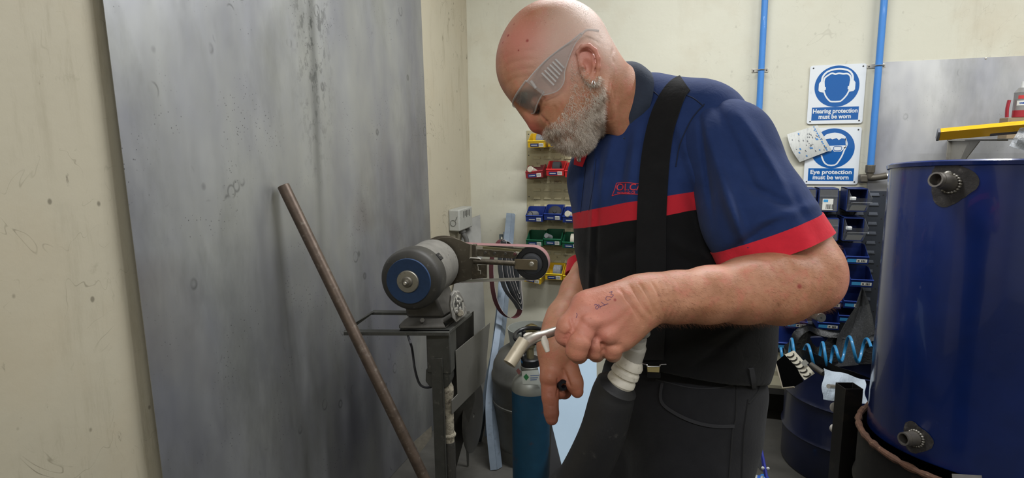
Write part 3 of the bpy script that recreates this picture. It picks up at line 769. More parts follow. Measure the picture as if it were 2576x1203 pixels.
Vr, Qr = sleeve('sleeve', P(1560, 430, 1.27), P(1524, 646, 1.28), .070, .050, (P(1575, 430, 1.25), P(1540, 470, 1.29), .070, .068), cut2, P(1470, 672, 1.22)-cut2*.022,
    (P(1528, 560, 1.285), P(1520, 690, 1.26), .034, .045), lambda X: .002*snz(X, 30, 8))
def slz2(n, c):
    s_ = n.dotp(tuple(-cut2)); ref = float(npf(-cut2)@npf(P(1470, 672, 1.22)))
    return n.mix(n.ramp(s_, ref+.032, ref+.0312), c, srgb('#c42434'))
slr = mesh_obj('sleeve', Vr, Qr, cloth('sleeve_cloth_far', NAVY, '#6577a0', .2, zones=None), person); worldize(slr)
cuff(tree_of(Vr, Qr), cut2, P(1470, 672, 1.22)+cut2*.003, P(1528, 560, 1.285), P(1523, 668, 1.27), .028, m_cuff)
# ---- trousers
tr = SDF()
hipc = P(1700, 985, 1.155)
tr.ell(hipc, (.142, .150, .13), (RR, F, UU), .04)
nf = P(1738, 1150, 1.10); ff = P(1640, 1150, 1.22)
for a, off in ((nf, 0), (ff, 1)):
    k = Vector((a.x, a.y, 0))+W(-.02, 0, .50); t = Vector((a.x, a.y, 0))+W(.03, .01, .10)
    tr.chain([(P(1745, 985, 1.13) if not off else P(1660, 985, 1.2), .118), (a, .104), (k, .078), (t, .070)], .03)
    tr.cone(t, t-Vector((0, 0, .04)), .070, .072, .02)
tr.ell(P(1768, 1040, 1.16), (.090, .13, .12), (RR, F, UU), .05)
tr.cuts.append((np.array((0., 0., 1.)), float(P(1750, 925, 1.03).z), 1))
def tfold(X):
    zz_ = X[:, 2]; return .003*snz(X, 16, 21)+.0016*snz(X*np.array((1, 1, 1.8)), 42, 22)+.004*np.sin(zz_*60+3*snz(X, 6, 4))*np.clip((.75-zz_)*2, 0, 1)*.6
tr.fold = tfold; tr.cuts.append((np.array((0., 0., -1.)), -.035, 1))
Vt, Qt = tr.mesh(.0048); print('trousers', len(Vt))
trz = mesh_obj('trousers', Vt, Qt, cloth('trouser_cloth', '#17171a', '#9a9a9a', .22, .9), person); worldize(trz)
bvh_tr = tree_of(Vt, Qt)
for a in (nf, ff):
    MB_ = SDF(); b0 = Vector((a.x, a.y, 0))+W(.03, .01); MB_.cone(b0+W(.02, 0, .06), b0+W(-.16, -.02, .04), .052, .044, .03); MB_.cone(b0+Vector((.0, 0, .06)), b0+Vector((.0, 0, .17)), .052, .05, .03)
    MB_.cuts.append((np.array((0., 0., -1.)), -.004, 1)); vb, qb = MB_.mesh(.006)
    bt = mesh_obj('boot', vb, qb, mat('boot_leather', '#241c17', .55, bump=.3, bscale=120), person)
def near_snap(px, py, off=.001, trees=None):
    best = (None, None); bd = 9
    for t in (trees or (bvh_sh, bvh_sl, bvh_tr)):
        p, n = snap(px, py, t, off)
        if p is not None and (p-CP).length < bd: best = (p, n); bd = (p-CP).length
    return best
def path_on(pts, off=.001, n=8, trees=None):
    out = []
    for q in spline([Vector((a, b, 0)) for a, b in pts], n):
        p, nn = near_snap(q.x, q.y, off, trees)
        if p is not None: out.append((p, nn))
    return out
def seam(name, pts, r, m, off=.0004, n=10, trees=None, parent=person):
    pp = path_on(pts, off, n, trees)
    if len(pp) < 2: return None
    return MB().tube([p for p, _ in pp], r, 6).obj(name, m, parent)
m_seam = mat('seam_thread', '#0d0d10', .9); m_seaml = mat('seam_fold', '#222226', .9); m_nseam = mat('navy_seam', '#101b36', .9)
def ribbon(name, pts, wid, th, m, off=.003, n=8, trees=None, smooth=3, parent=person, cols=5):
    """cloth band lying on the garment; pts are (px, py, half width px)"""
    C = spline([Vector((a, b, 0)) for a, b, *_ in pts], n); W = spline([Vector((c, 0, 0)) for _, _, c in pts], n)
    g = []
    for i, q in enumerate(C):
        t = (C[min(i+1, len(C)-1)]-C[max(i-1, 0)]).normalized(); s = Vector((-t.y, t.x, 0)); row = []
        for k in range(cols):
            a = (k/(cols-1)*2-1)*W[i].x; p, nn = near_snap(q.x+s.x*a, q.y+s.y*a, off, trees)
            row.append(p)
        if all(x is not None for x in row): g.append(row)
    if len(g) < 2: print('ribbon missed', name); return None
    for _ in range(smooth):
        g2 = [list(r) for r in g]
        for i in range(1, len(g)-1):
            for k in range(cols): g2[i][k] = (g[i-1][k]+g[i+1][k]+g[i][k]*2)/4
        g = g2
    v0 = (g[1][0]-g[0][0]).cross(g[0][-1]-g[0][0])
    if (v0.dot(CP-g[0][0]) > 0): g = [r[::-1] for r in g]
    # thickness grows away from the viewer-side normal
    return MB().sheet(g, th).obj(name, m, parent)
m_web = cloth('webbing', '#0e0e10', '#777777', .12, .9, .15)
ribbon('suspender_strap', [(1724, 214, 22), (1700, 235, 28), (1674, 290, 33), (1655, 365, 35), (1645, 450, 36), (1640, 560, 36), (1639, 680, 36), (1640, 800, 35), (1641, 905, 28)], .04, .0022, m_web, .003)
# collar: a stand round the neck with a folded-over leaf
def collar():
    cn = H(1566, 262); axc = (H(1572, 290)-H(1480, 200)).normalized(); axc = (axc*.75+UU*-.35+RR*.3).normalized()
    return cn, axc
m_col = cloth('collar_cloth', '#2b3240', '#8b95a5', .3); m_red = cloth('red_lining', '#b02030', '#d06060', .1)
def cring(c, A, ra, Bv, rb, n, t0=0, t1=6.2832):
    return [c+A*(ra*math.cos(t0+(t1-t0)*i/n))+Bv*(rb*math.sin(t0+(t1-t0)*i/n)) for i in range(n+1)]
cA = (P(1560, 158, 1.1)-P(1516, 374, 1.1)).normalized(); cB = (-F*.985+RR*.17).normalized()
c0 = P(1538, 266, 1.10); c1 = P(1598, 262, 1.10); c2 = P(1585, 285, 1.11)
cA1 = (P(1612, 182, 1.1)-P(1588, 334, 1.1)).normalized()
t0, t1 = -2.7, 2.86
R0_ = cring(c0, cA, .080, cB, .068, 56, t0, t1); R1_ = cring(c1, cA1, .060, cB, .082, 56, t0, t1)
g = []
for i, (p, q) in enumerate(zip(R0_, R1_)):
    t = t0+(t1-t0)*i/56; end = max(0, abs(t)-2.2)/.6          # the leaf points come together under the chin
    q = q.lerp(P(1560, 352, 1.02 if t > 0 else 1.16), min(1, end)*.75)
    g.append([p.lerp(q, k/6)+((p-c0).normalized()*.007*math.sin(k/6*math.pi)) for k in range(7)])
MB().sheet(g, .0024).obj('collar', m_col, person)
R2_ = cring(c0+cA*.0, cA, .077, cB, .0655, 56, t0, t1); R3_ = cring(c2, cA1, .070, cB, .074, 56, t0, t1)
MB().sheet([[p.lerp(q, k/4) for k in range(5)] for p, q in zip(R2_, R3_)], .0015).obj('collar_stand', m_col, person)
R4_ = cring(c0+RR*-.001, cA, .0765, cB, .0648, 30, 1.55, 2.9); R5_ = cring(c0+RR*.008, cA, .077, cB, .068, 30, 1.55, 2.9)
MB().sheet([[p.lerp(q, k/3)-cB*0 for k in range(4)] for p, q in zip(R4_, R5_)], .0012).obj('collar_lining', m_red, person)
MB().tube([p+(p-c0).normalized()*.0 for p in cring(c0, cA, .0795, cB, .0672, 30, 1.75, 2.84)], .0026, 8).obj('collar_piping', m_red, person)
ribbon('neck_placket', [(1470, 380, 14), (1463, 400, 13), (1458, 418, 10)], .02, .0015, m_red, .003, n=5, trees=(bvh_sh,))
bp, bn = near_snap(1462, 402, .004, (bvh_sh,))
if bp is not None: MB().lathe(bp, -F, [(0, .0058), (.0025, .0055), (.0032, .0042), (.0022, .003), (.0022, 0)], 20).obj('snap_button', mat('nickel', '#b9b9b4', .3, 1), person)
# front placket of the shirt
seam('placket_edge', [(1475, 410), (1468, 470), (1461, 535)], .0006, m_nseam, trees=(bvh_sh,))
seam('placket_edge', [(1500, 400), (1492, 470), (1482, 530)], .0006, m_nseam, trees=(bvh_sh,))
seam('yoke_seam', [(1612, 215), (1640, 228), (1662, 246)], .0010, m_nseam)
seam('armhole_seam', [(1716, 236), (1745, 248), (1770, 268)], .0010, m_nseam)
seam('armhole_seam', [(1700, 420), (1712, 360), (1740, 300), (1772, 262)], .0012, m_nseam)
# shirt hem
# trousers detailing
seam('waistband_seam', [(1650, 955), (1740, 976), (1820, 974), (1900, 950)], .0012, m_seaml, trees=(bvh_tr,))
ribbon('pocket_edge', [(1667, 965, 3), (1664, 1010, 3.5), (1700, 1040, 4), (1750, 1062, 4), (1800, 1072, 4), (1845, 1072, 4)], .01, .0022, m_seaml, .0015, trees=(bvh_tr,))
seam('side_seam', [(1853, 965), (1850, 1050), (1842, 1085), (1838, 1140), (1833, 1203)], .0016, m_seam, trees=(bvh_tr,))
seam('side_seam', [(1882, 1005), (1872, 1080), (1868, 1150), (1866, 1203)], .0016, m_seam, trees=(bvh_tr,))
seam('back_pocket_edge', [(1914, 950), (1906, 985), (1882, 1015)], .0022, m_seam, trees=(bvh_tr,))
ribbon('belt_loop', [(1884, 925, 6), (1888, 950, 6), (1892, 975, 5)], .01, .003, m_seaml, .003, n=3)
# suspender clip
cp_, cn_ = near_snap(1645, 928, .006)
m_brass = mat('dull_brass', '#a89a72', .35, 1); m_chr = mat('chrome', '#c9c9c9', .2, 1)
def cpt(px, py, off=.0): 
    q = ray(px, py); k = (cp_-CP).dot(F); return CP+q*(k-off)
b = MB(); b.prism([cpt(1628, 920, .002), cpt(1660, 921, .002), cpt(1659, 938, .002), cpt(1629, 937, .002)], F*.004); b.obj('suspender_clip', m_brass, person, bev=.0006)
MB().tube(spline([cpt(1613, 911, .004), cpt(1606, 908, .004), cpt(1608, 914, .004), cpt(1616, 915, .004), cpt(1627, 918, .005), cpt(1630, 922, .005), cpt(1658, 922, .005), cpt(1661, 918, .005), cpt(1676, 917, .004)], 5), .0011, 8).obj('clip_wire', m_chr, person)
b = MB(); b.prism([cpt(1628, 937, .001), cpt(1662, 938, .001), cpt(1662, 952, .001), cpt(1630, 951, .001)], F*.003); b.obj('clip_tab', m_web, person, bev=.0008)
# embroidery: boxed lettering on the chest
def emb(body, cx, cy, size, rotd, m, name, shear=0, trees=(bvh_sh,), off=.0006, sx=1., bold=.0):
    vs, fs = text_pts(body, size, bold=bold); cr, srn = math.cos(math.radians(rotd)), math.sin(math.radians(rotd)); out = []
    for v in vs:
        x = v.x*sx+shear*v.y; p, n = near_snap(cx+x*cr+v.y*srn, cy+x*srn-v.y*cr, off, trees)
        if p is None: return
        out.append(p)
    MB().add(out, fs).obj(name, m, person)
m_thr = mat('red_thread', '#c02a38', .7)
emb('OLCA', 1583, 479, 24, -1, m_thr, 'embroidered_lettering', .1, sx=1.05, bold=.010)
emb('TIONING CE', 1575, 488, 8, -3, m_thr, 'embroidered_lettering', .1, bold=.03)
for pts in ([(1551, 461), (1580, 460), (1607, 463)], [(1551, 461), (1546, 478), (1540, 493)], [(1540, 493), (1560, 488), (1606, 489)]): seam('embroidered_border', pts, .0007, m_thr, trees=(bvh_sh,), off=.0004)
emb('RPER', 1441, 521, 7, -12, m_thr, 'embroidered_lettering')
# pen writing on the back of the hand
m_pen = mat('purple_pen', '#4a2f63', .6)
for k, st_ in enumerate(([(1495, 768), (1500, 766), (1506, 772), (1502, 778), (1498, 774), (1504, 768), (1508, 768), (1510, 776)], [(1512, 760), (1522, 768)], [(1510, 772), (1530, 764)], [(1534, 746), (1527, 746), (1524, 752), (1528, 756), (1536, 753)], [(1533, 736), (1540, 734), (1537, 741), (1543, 742), (1539, 748), (1534, 747)], [(1450, 788), (1452, 793), (1449, 800)])):
    pp = [snap(q.x, q.y, bvh_body, .0001)[0] for q in spline([Vector((a, b_, 0)) for a, b_ in st_], 5)]
    pp = [q for q in pp if q is not None]
    MB().tube(pp, .00032, 5).obj('pen_mark', m_pen, person)
# scuffs of pale dust on the cloth
# earring
ec = H(1493, 208, .088)
MB().tube([ec+RR*(.0022*math.cos(t))+UU*(.0052*math.sin(t)-.002) for t in [i*6.283/20 for i in range(20)]], .0006, 8, closed=True).obj('earring', m_chr, person)
# ---- safety glasses
m_cl = thin_clear('clear_plastic', (.93, .94, .95, 1), .10, .06)
m_cla = thin_clear('clear_plastic_arm', (.9, .9, .9, 1), .42, .1, (.75, .72, .72, 1))
gt = thing('safety_glasses', 'clear plastic safety glasses with slotted side shields, worn by the person', 'safety glasses', H(1300, 270))
def HL(x, y, z): return H(1483, 170)+hf*x+hl*y+hu*z-(hl*0)
TOPZ, BOTZ = .048, .012
rows = []
for i in range(25):
    t = i/24*2-1; y = .074*t; x = .141-.030*abs(t)**2.6
    bot = BOTZ+.004*abs(t)**2 - .004*math.exp(-((abs(t)-.45)/.25)**2) + .020*math.exp(-(t/.16)**2)
    rows.append([HL(x-.008*(1-k/6)-.004*(k/6-.5)**2, y, bot+(TOPZ+.002-bot)*k/6) for k in range(7)])
MB().sheet(rows, .0016).obj('lens', m_cl, gt)
MB().tube([HL(.1405-.030*abs(t)**2.6, .075*t, TOPZ+.002) for t in [i/24*2-1 for i in range(25)]], .0018, 8).obj('brow_bar', m_cla, gt)
for s in (1, -1):
    yv = lambda x: s*(.0755+.007*max(0, (.11-x)/.11))
    # side shield panel with slots: ribs between two rails
    MB().tube([HL(.141-.008-.030*abs(t)**2.6, .074*t, BOTZ+.004*abs(t)**2-.004*math.exp(-((abs(t)-.45)/.25)**2)+.020*math.exp(-(t/.16)**2)) for t in [s*i/12 for i in range(13)]], .0013, 6).obj('lens_rim', m_cla, gt)
    prof_t = [(.112, .048), (.09, .050), (.065, .050), (.04, .047), (.012, .042), (-.006, .040)]
    prof_b = [(.108, .013), (.088, .002), (.070, .004), (.052, .018), (.016, .034), (-.004, .036)]
    T_ = spline([Vector((a, b_, 0)) for a, b_ in prof_t], 6); Bm = spline([Vector((a, b_, 0)) for a, b_ in prof_b], 6); g = []
    for p, q in zip(T_, Bm): g.append([HL(p.x+(q.x-p.x)*k/4, yv(p.x), p.y+(q.y-p.y)*k/4) for k in range(5)])
    MB().sheet(g, .0014).obj('side_shield', m_cl, gt)
    MB().tube([HL(p.x, yv(p.x), p.y) for p in T_], .0013, 6).obj('arm', m_cla, gt)
    MB().tube([HL(q.x, yv(p.x), q.y) for p, q in zip(T_, Bm)], .0009, 6).obj('shield_rim', m_cla, gt)
    for k in range(6):
        x = .083-.0062*k; MB().hexa([HL(x+dx, yv(x)+s*dy, z) for z in (.012+.0015*k, .040) for dx, dy in ((0, 0), (.0028, 0), (.0028, .0018), (0, .0018))]).obj('vent_rib', m_cla, gt)
    MB().tube(spline([HL(-.004, yv(0), .038), HL(-.016, s*.084, .036), HL(-.028, s*.083, .022)], 5), .002, 8).obj('ear_hook', m_cla, gt)
    MB().cyl(HL(.108, yv(.11)-s*.001, .030), HL(.106, yv(.11)+s*.002, .044), .0026, seg=10).obj('hinge', m_cla, gt)
# ================================================================== welding torch with its heavy sleeved cable
m_galv = mat('brushed_nozzle', '#c3beb4', .38, .8, var=.15, vscale=60, dirt='#6e685e', dscale=90, damt=.5)
m_dkpl = mat('dark_grip_plastic', '#3d3e40', .5, bump=.1, bscale=300)
m_gpl = mat('grey_dusty_plastic', '#a39f98', .6, var=.12, vscale=40, dirt='#6b665f', dscale=60)
m_wht = mat('dusty_white_plastic', '#c6c0b4', .55, var=.1, vscale=50, dirt='#857d70', dscale=70)
m_rub = mat('cable_sleeve', '#111115', .6, var=.15, vscale=40, dirt='#55524f', dscale=45, dth=(.62, .8), damt=.4, bump=.15, bscale=200)
tt = thing('welding_torch', 'grey swan-neck welding torch on a thick black sleeved cable, held in the near hand', 'welding torch', P(1505, 842, .80))
h0, h1 = P(1402, 832, .797), P(1600, 838, .806)
MB().tube([h0, h0.lerp(h1, .3), h0.lerp(h1, .7), h1], [.0115, .0125, .0135, .0145], 20, flat=1.05).obj('grip', m_dkpl, tt, bev=.001)
nz = spline([P(1402, 832, .797), P(1370, 842, .785), P(1345, 850, .775), P(1318, 866, .765), P(1296, 893, .757), P(1281, 916, .752)], 8)
rs = [.0060+.0022*min(1, max(0, (i-8)/16)) for i in range(len(nz))]
MB().tube(nz, rs, 20).obj('swan_neck', m_galv, tt)
a, b = nz[-12], nz[-1]
MB().lathe(nz[-1], (nz[-2]-nz[-1]), [(0, .0066), (0, .0084), (.002, .0086), (.030, .0086), (.036, .0083), (.036, .0072), (.002, .0062), (.002, .0)], 24).obj('nozzle_rim', mat('nozzle_beige', '#b5aa96', .45, .3, dirt='#6d6558', dscale=80, damt=.4), tt)
tg = [P(1366, 846, .778), P(1371, 862, .776), P(1378, 886, .774)]
MB().tube(tg, [.0042, .0052, .0032], 14, flat=.8).obj('trigger', m_wht, tt, bev=.0006)
cu = spline([P(1590, 836, .806), P(1612, 834, .808), P(1616, 845, .812), P(1604, 862, .82), P(1598, 880, .825), P(1592, 900, .83)], 7)
MB().tube(cu[:12], .0125, 18, flat=.8).obj('swivel_joint', mat('joint_grey', '#77746f', .5, .2, dirt='#4a4844', dscale=60), tt, bev=.002)
MB().tube(spline([P(1604, 850, .815), P(1600, 872, .822), P(1590, 905, .83)], 6), [.0125]*6+[.0145]*7, 18).obj('cable_boot', m_gpl, tt)
ca = P(1591, 902, .83); cb = P(1553, 978, .84); cd = (cb-ca); L = cd.length
prof = [(0, .0145), (.003, .0168), (L*.16, .0196), (L*.26, .0196), (L*.30, .0172), (L*.34, .0172), (L*.40, .0198), (L*.52, .0204), (L*.57, .0178), (L*.60, .0178), (L*.66, .0200), (L*.78, .0206), (L*.84, .0186), (L*.95, .0170), (L, .015)]
MB().lathe(ca, cd, prof, 28).obj('ribbed_collar', m_wht, tt)
hz = spline([P(1562, 955, .838), P(1545, 985, .845), P(1535, 1020, .85), P(1512, 1100, .865), P(1462, 1203, .90), P(1380, 1330, .97), W(.02, 1.1, .35), W(-.02, 1.28, .12), W(-.10, 1.5, .036), W(-.2, 1.7, .036), W(-.3, 1.65, .036)], 8)
rr = [.0175]*2+[.0205, .0225, .0275, .0300]+[.0300+.0045*min(1, i/26) for i in range(len(hz)-6)]
MB().tube(hz, rr, 28).obj('cable_sleeve', m_rub, tt)
# small dark fitting pinched in the other hand
ft = thing('pipe_fitting', 'small dark round fitting pinched between the fingers of the far hand', 'fitting', P(1414, 968, 1.055))
fc = P(1411, 966, 1.035); fd = (-F*.8+RR*.35-UU*.1).normalized()
MB().lathe(fc-fd*.012, fd, [(0, .0085), (.010, .0085), (.012, .0098), (.020, .0098), (.022, .009), (.022, .0045), (.012, .004), (.012, 0)], 20).obj('fitting_body', mat('blackened_steel', '#2a2b31', .4, .7), ft)
# ================================================================== left side: sheet, pole, grinder on its stand, gas bottles, offcuts
def Lw(px, py, off=.0): return onplane(px, py, NL, NL.dot(CORNER)+off)       # on the left wall, off metres in front
def Bw(px, py, off=.0): return onplane(px, py, -AX, (-AX).dot(CORNER)+off)   # on the back wall
def Fl(px, py, z=0.): return onplane(px, py, Vector((0, 0, 1)), z)
def atz(p, z, q):      # on the line p->q at height z
    t = (z-p.z)/(q.z-p.z); return p.lerp(q, t)
def steel(name, c, rough=.42, marks=1., streak=False, light=False):
    n = NT(name); b = srgb(c)
    c1 = n.mix(n.ramp(n.noise(2.2, 4, .6, stretch=(1, 1, .5)), .3, .7), b, srgb('#8b8c98'))
    c1 = n.mix(n.math('MULTIPLY', n.ramp(n.noise(3.0, 6, .7, stretch=(1, 1, .35), off=(3, 8, 2)), .5, .75), .5), c1, srgb('#6f7068'))
    c1 = n.mix(n.math('MULTIPLY', n.ramp(n.noise(1.2, 3, .5, off=(9, 4, 6)), .58, .72), .5), c1, srgb('#77634f'))
    ring = n.vor(13, (1, 1, .75)); rr = n.math('MULTIPLY', n.ramp(ring, .16, .20), n.ramp(ring, .25, .205))
    sel = n.ramp(n.noise(7, 2, .5, off=(1, 3, 8)), .56, .62)
    c1 = n.mix(n.math('MULTIPLY', n.math('MULTIPLY', rr, sel), .5*marks), c1, srgb('#4a4b48'))
    sp = n.math('MULTIPLY', n.ramp(n.vor(95, (1, 1, .8)), .16, .10), n.ramp(n.noise(5, 3, .5, off=(4, 3, 1)), .52, .62))
    c1 = n.mix(n.math('MULTIPLY', sp, .7*marks), c1, srgb('#2f2f2d'))
    if streak:      # run of splashes down the sheet, then a thin stain
        u_ = n.math('ADD', n.dotp((0, 1, 0)), n.math('MULTIPLY', n.dotp((0, 0, 1)), -.045)); u0_ = STREAK[0]-STREAK[1]*.045
        w_ = n.math('ABSOLUTE', n.math('SUBTRACT', u_, u0_)); zc_ = n.dotp((0, 0, 1))
        wide = n.math('MULTIPLY', n.ramp(w_, .13, .0), n.ramp(zc_, 1.25, 1.9))
        blob = n.math('MULTIPLY', n.ramp(n.noise(42, 6, .7, stretch=(1, 1, .55), off=(6, 6, 6)), .53, .60), wide)
        thin = n.math('MULTIPLY', n.math('MULTIPLY', n.ramp(w_, .030, .004), .45), n.ramp(zc_, .75, 1.5))
        c1 = n.mix(n.math('MULTIPLY', blob, .75), c1, srgb('#3d3f3e')); c1 = n.mix(thin, c1, srgb('#4b4d4c'))
    n.color(c1); n.set(metal=.8 if streak else .55, rough=n.ramp(n.noise(5, 6, .7, stretch=(1, 1, .3)), .3, .7, rough-.07, rough+.13))
    n.bump(n.noise(1.3, 3, .5, stretch=(1, 1, .3)), .25, .02); n.bump(n.noise(240, 3, .5, stretch=(1, 1, .2)), .05, .0006); return n.m
_sp = Lw(785, 250); STREAK = (0., 0.)
LEAN = .03                                   # the sheet leans: its foot stands out from the wall
lnn = Vector((1, 0, LEAN/2.62)).normalized(); lnc = lnn.dot(CORNER+Vector((.006, 0, 2.62)))
def Sh(px, py, off=0.): return onplane(px, py, lnn, lnc+off)
_sp = Sh(785, 150); STREAK = (_sp.y-Sh(740, 1203).y, _sp.z)
m_sheet = steel('wall_sheet_steel', '#b8b9b6', .44, streak=True)
ms = thing('steel_sheet', 'tall grey galvanised steel sheet leaning on the left wall behind the grinder', 'metal sheet', Vector((CORNER.x+LEAN, Sh(740, 1203).y, 0)))
a, b_, c_, d_ = Sh(253, 0), Sh(405, 1203), Sh(1055, 0), Sh(1081, 640)
q0, q1, q2, q3 = atz(a, .002, b_), atz(c_, .002, d_), atz(c_, 2.62, d_), atz(a, 2.62, b_)
g = []
for i in range(25):
    t = i/24; bot = q0.lerp(q1, t); top = q3.lerp(q2, t); row = []
    for k in range(13):
        p = bot.lerp(top, k/12); row.append(p+NL*(.007+.007*math.sin(t*9)*(1-k/12)*math.sin(k/12*3)+.006*math.exp(-((t-.62)/.03)**2)))
    g.append(row)
MB().sheet([r for r in g], .0016).obj('sheet_panel', m_sheet, ms)
# streak of soot running down the sheet
# ---- steel tube leaning on the sheet
m_pole = mat('rusty_tube', '#54473d', .5, .55, var=.25, vscale=25, dirt='#8d857a', dscale=70, dth=(.55, .75), damt=.5, bump=.15, bscale=150)
pt = Sh(712, 466, .034); 
pbot = Fl(1174, 1425, .022)
pl = thing('steel_tube', 'long brown steel tube leaning diagonally against the grey sheet', 'steel tube', (pbot.x, pbot.y, 0))
dd = (pbot-pt).normalized(); MB().lathe(pt, dd, [(0, .011), (0, .0165), (.003, .0185), ((pbot-pt).length-.01, .0185), ((pbot-pt).length-.008, .0165)], 28).obj('tube_wall', m_pole, pl)
MB().lathe(pt+dd*.002, dd, [(0, .0165), (0, .0)], 20).obj('end_cap', mat('tube_end', '#4a3f38', .6, .4), pl)
# ---- grinder stand
gz = math.radians(10.5-17.0); gA = Vector((math.sin(gz), math.cos(gz), 0)); gR = Vector((math.cos(gz), -math.sin(gz), 0)); ZV = Vector((0, 0, 1))
gC = P(1027, 708, 1.95)
def G(px, py, L): return onplane(px, py, gA, gA.dot(gC)+L)
def gl_(p, a=0, r=0, z=0): return p+gA*a+gR*r+ZV*z
m_cast = mat('dusty_cast_iron', '#55524d', .62, .25, var=.2, vscale=18, dirt='#3e3b37', dscale=45, dth=(.6, .72), damt=.7, bump=.35, bscale=90)
m_dark = mat('dark_painted_steel', '#4b4843', .5, .4, var=.2, vscale=25, dirt='#7c766b', dscale=40, dth=(.55, .75), damt=.5, bump=.15, bscale=120)
m_frame = mat('stand_steel', '#484844', .55, .4, var=.2, vscale=20, dirt='#8a867c', dscale=50, damt=.5, bump=.15, bscale=140)
m_rust = mat('crusted_dirt', '#8f8878', .9, 0, var=.3, vscale=40, dirt='#4a4136', dscale=60, dth=(.5, .65), damt=.9, bump=.8, bscale=60, bd=.006)
zt = G(1128, 834, .035).z
def T(px, py, dz=0): return onplane(px, py, ZV, zt+dz)
st = thing('grinder_stand', 'dark steel pedestal stand with an angle-iron tray carrying the bench grinder', 'stand', (T(1105, 834).x, T(1105, 834).y+.03, 0), -gz)
fl_, fr_, br_, bl_ = T(868, 832), T(1131, 833), T(1187, 787), T(936, 783)
def bar(p, q, w, h, up=0): 
    d = (q-p).normalized(); s = ZV.cross(d).normalized(); mb = MB()
    return mb.hexa([p-s*w/2-ZV*h, q-s*w/2-ZV*h, q+s*w/2-ZV*h, p+s*w/2-ZV*h, p-s*w/2, q-s*w/2, q+s*w/2, p+s*w/2])
bar(fl_, fr_, .03, .012).obj('front_bar', m_frame, st, bev=.001)
bar(bl_, T(1180, 786), .03, .010).obj('rear_bar', m_frame, st, bev=.001)
bar(fl_, bl_, .006, .010).obj('side_bar', m_frame, st, bev=.001)
MB().prism([T(893, 812, .0), T(936, 786, .0), T(936, 786, .018), T(893, 812, .018)], gR*.003).obj('side_flange', m_frame, st)
MB().hexa([T(1003, 833, -.010), fr_-ZV*.010, br_-ZV*.010, T(1040, 786, -.010), T(1003, 833, .0), fr_, br_, T(1040, 786, 0)]).obj('top_plate', m_frame, st, bev=.001)
cpx = G(1095, 834, .06)
def colp(px, L=.07): return G(px, 834, L)
def vbar(px0, px1, L0, L1, z0, z1, lean=0):
    a0, a1 = colp(px0, L0), colp(px1, L0); d = gA*(L1-L0)
    return MB().hexa([Vector((a.x, a.y, z)) for z in (z0, z1) for a in (a0, a1, a1+d, a0+d)])
zc = G(1100, 975, .07).z; 
vbar(1071, 1131, .05, .13, G(1100, 935, .07).z, zt-.012).obj('head_channel', m_frame, st, bev=.004)
MB().prism([G(1071, 930, .055), G(1131, 930, .055), G(1133, 958, .055), G(1128, 972, .055), G(1108, 982, .055), G(1082, 975, .055), G(1070, 960, .055)], gA*.06).obj('gusset', m_frame, st, bev=.003)
vbar(1082, 1110, .045, .060, 0, zt-.10).obj('column_angle', m_frame, st, bev=.001)
MB().hexa([Vector((a.x, a.y, z)) for z in (0.012, zt-.13) for a in (colp(1107, .045), colp(1111, .045), colp(1111, .12), colp(1107, .12))]).obj('column_web', m_frame, st)
c0_ = colp(1121, .085); c0_.z = 0; 
prof = [(0.012, .021), (.30, .021), (.31, .019), (.42, .019)]
zz0 = G(1120, 1110, .085).z; zz1 = G(1120, 990, .085).z
MB().lathe(c0_+ZV*0.012, ZV, [(0, .0225), (zz0-.02, .0225), (zz0-.012, .0205), (zz0-.006, .012)], 24).obj('lower_post', mat('post_black', '#35332f', .6, .3, dirt='#8d8878', dscale=70, damt=.6, bump=.3), st)
MB().lathe(c0_+ZV*(zz0-.03), ZV, [(0, .012), (.018, .0215), (.03, .0195), (zz1-zz0+.02, .0200), (zz1-zz0+.035, .0225), (zz1-zz0+.055, .0215), (zz1-zz0+.075, .012), (zt-zz0-.02, .011)], 24).obj('upper_post', m_rust, st)
MB().lathe(c0_+ZV*(zz0+.022), ZV, [(0, .021), (0, .025), (.006, .026), (.012, .023), (.012, .020)], 24).obj('wire_clamp', m_rust, st)
MB().prism([G(1040, 1113, .05), G(1086, 1072, .05), G(1086, 1100, .05), G(1056, 1140, .05)], gA*.003).obj('brace_strap', m_galv, st)
fb = colp(1100, .07); MB().box((fb.x, fb.y, .006), (.34, .34, .012), Matrix.Rotation(-gz, 3, 'Z')).obj('base_plate', m_frame, st, bev=.002)
MB().cyl(T(1068, 834, -.012)+gA*.0, T(1068, 834, -.03), .006, seg=6).obj('bolt', m_galv, st)
for px in (1115, ): pass
# ---- bench grinder
gr = thing('bench_grinder', 'grey bench grinder with blue wheel and a red belt-sander arm', 'bench grinder', (cpx.x, cpx.y+.05, zt), -gz)
MB().lathe(gl_(gC, .012), gA, [(-.006, .0765), (.0, .088), (.004, .096), (.014, .1035), (.03, .1045), (.065, .1045), (.075, .1035), (.082, .099), (.088, .0965)], 64).obj('wheel_guard', mat('guard_grey', '#3c3a36', .55, .25, var=.15, vscale=14, dirt='#8d8a82', dscale=60, damt=.4, bump=.1), gr)
MB().lathe(gl_(gC, .10), gA, [(-.002, .090), (0, .0955), (.15, .0955), (.158, .0965), (.17, .0955), (.172, .085)], 64).obj('motor_body', mat('motor_dusty', '#74716a', .7, .1, var=.15, vscale=25, dirt='#3a3833', dscale=55, dth=(.62, .68), damt=.8, bump=.25, bscale=80), gr)
MB().lathe(gl_(gC, -.002), gA, [(0, .034), (0, .0745), (.003, .0755), (.022, .0755), (.022, .03)], 64).obj('grinding_wheel', mat('blue_wheel', '#1b3557', .75, var=.12, vscale=60, bump=.12, bscale=500), gr)
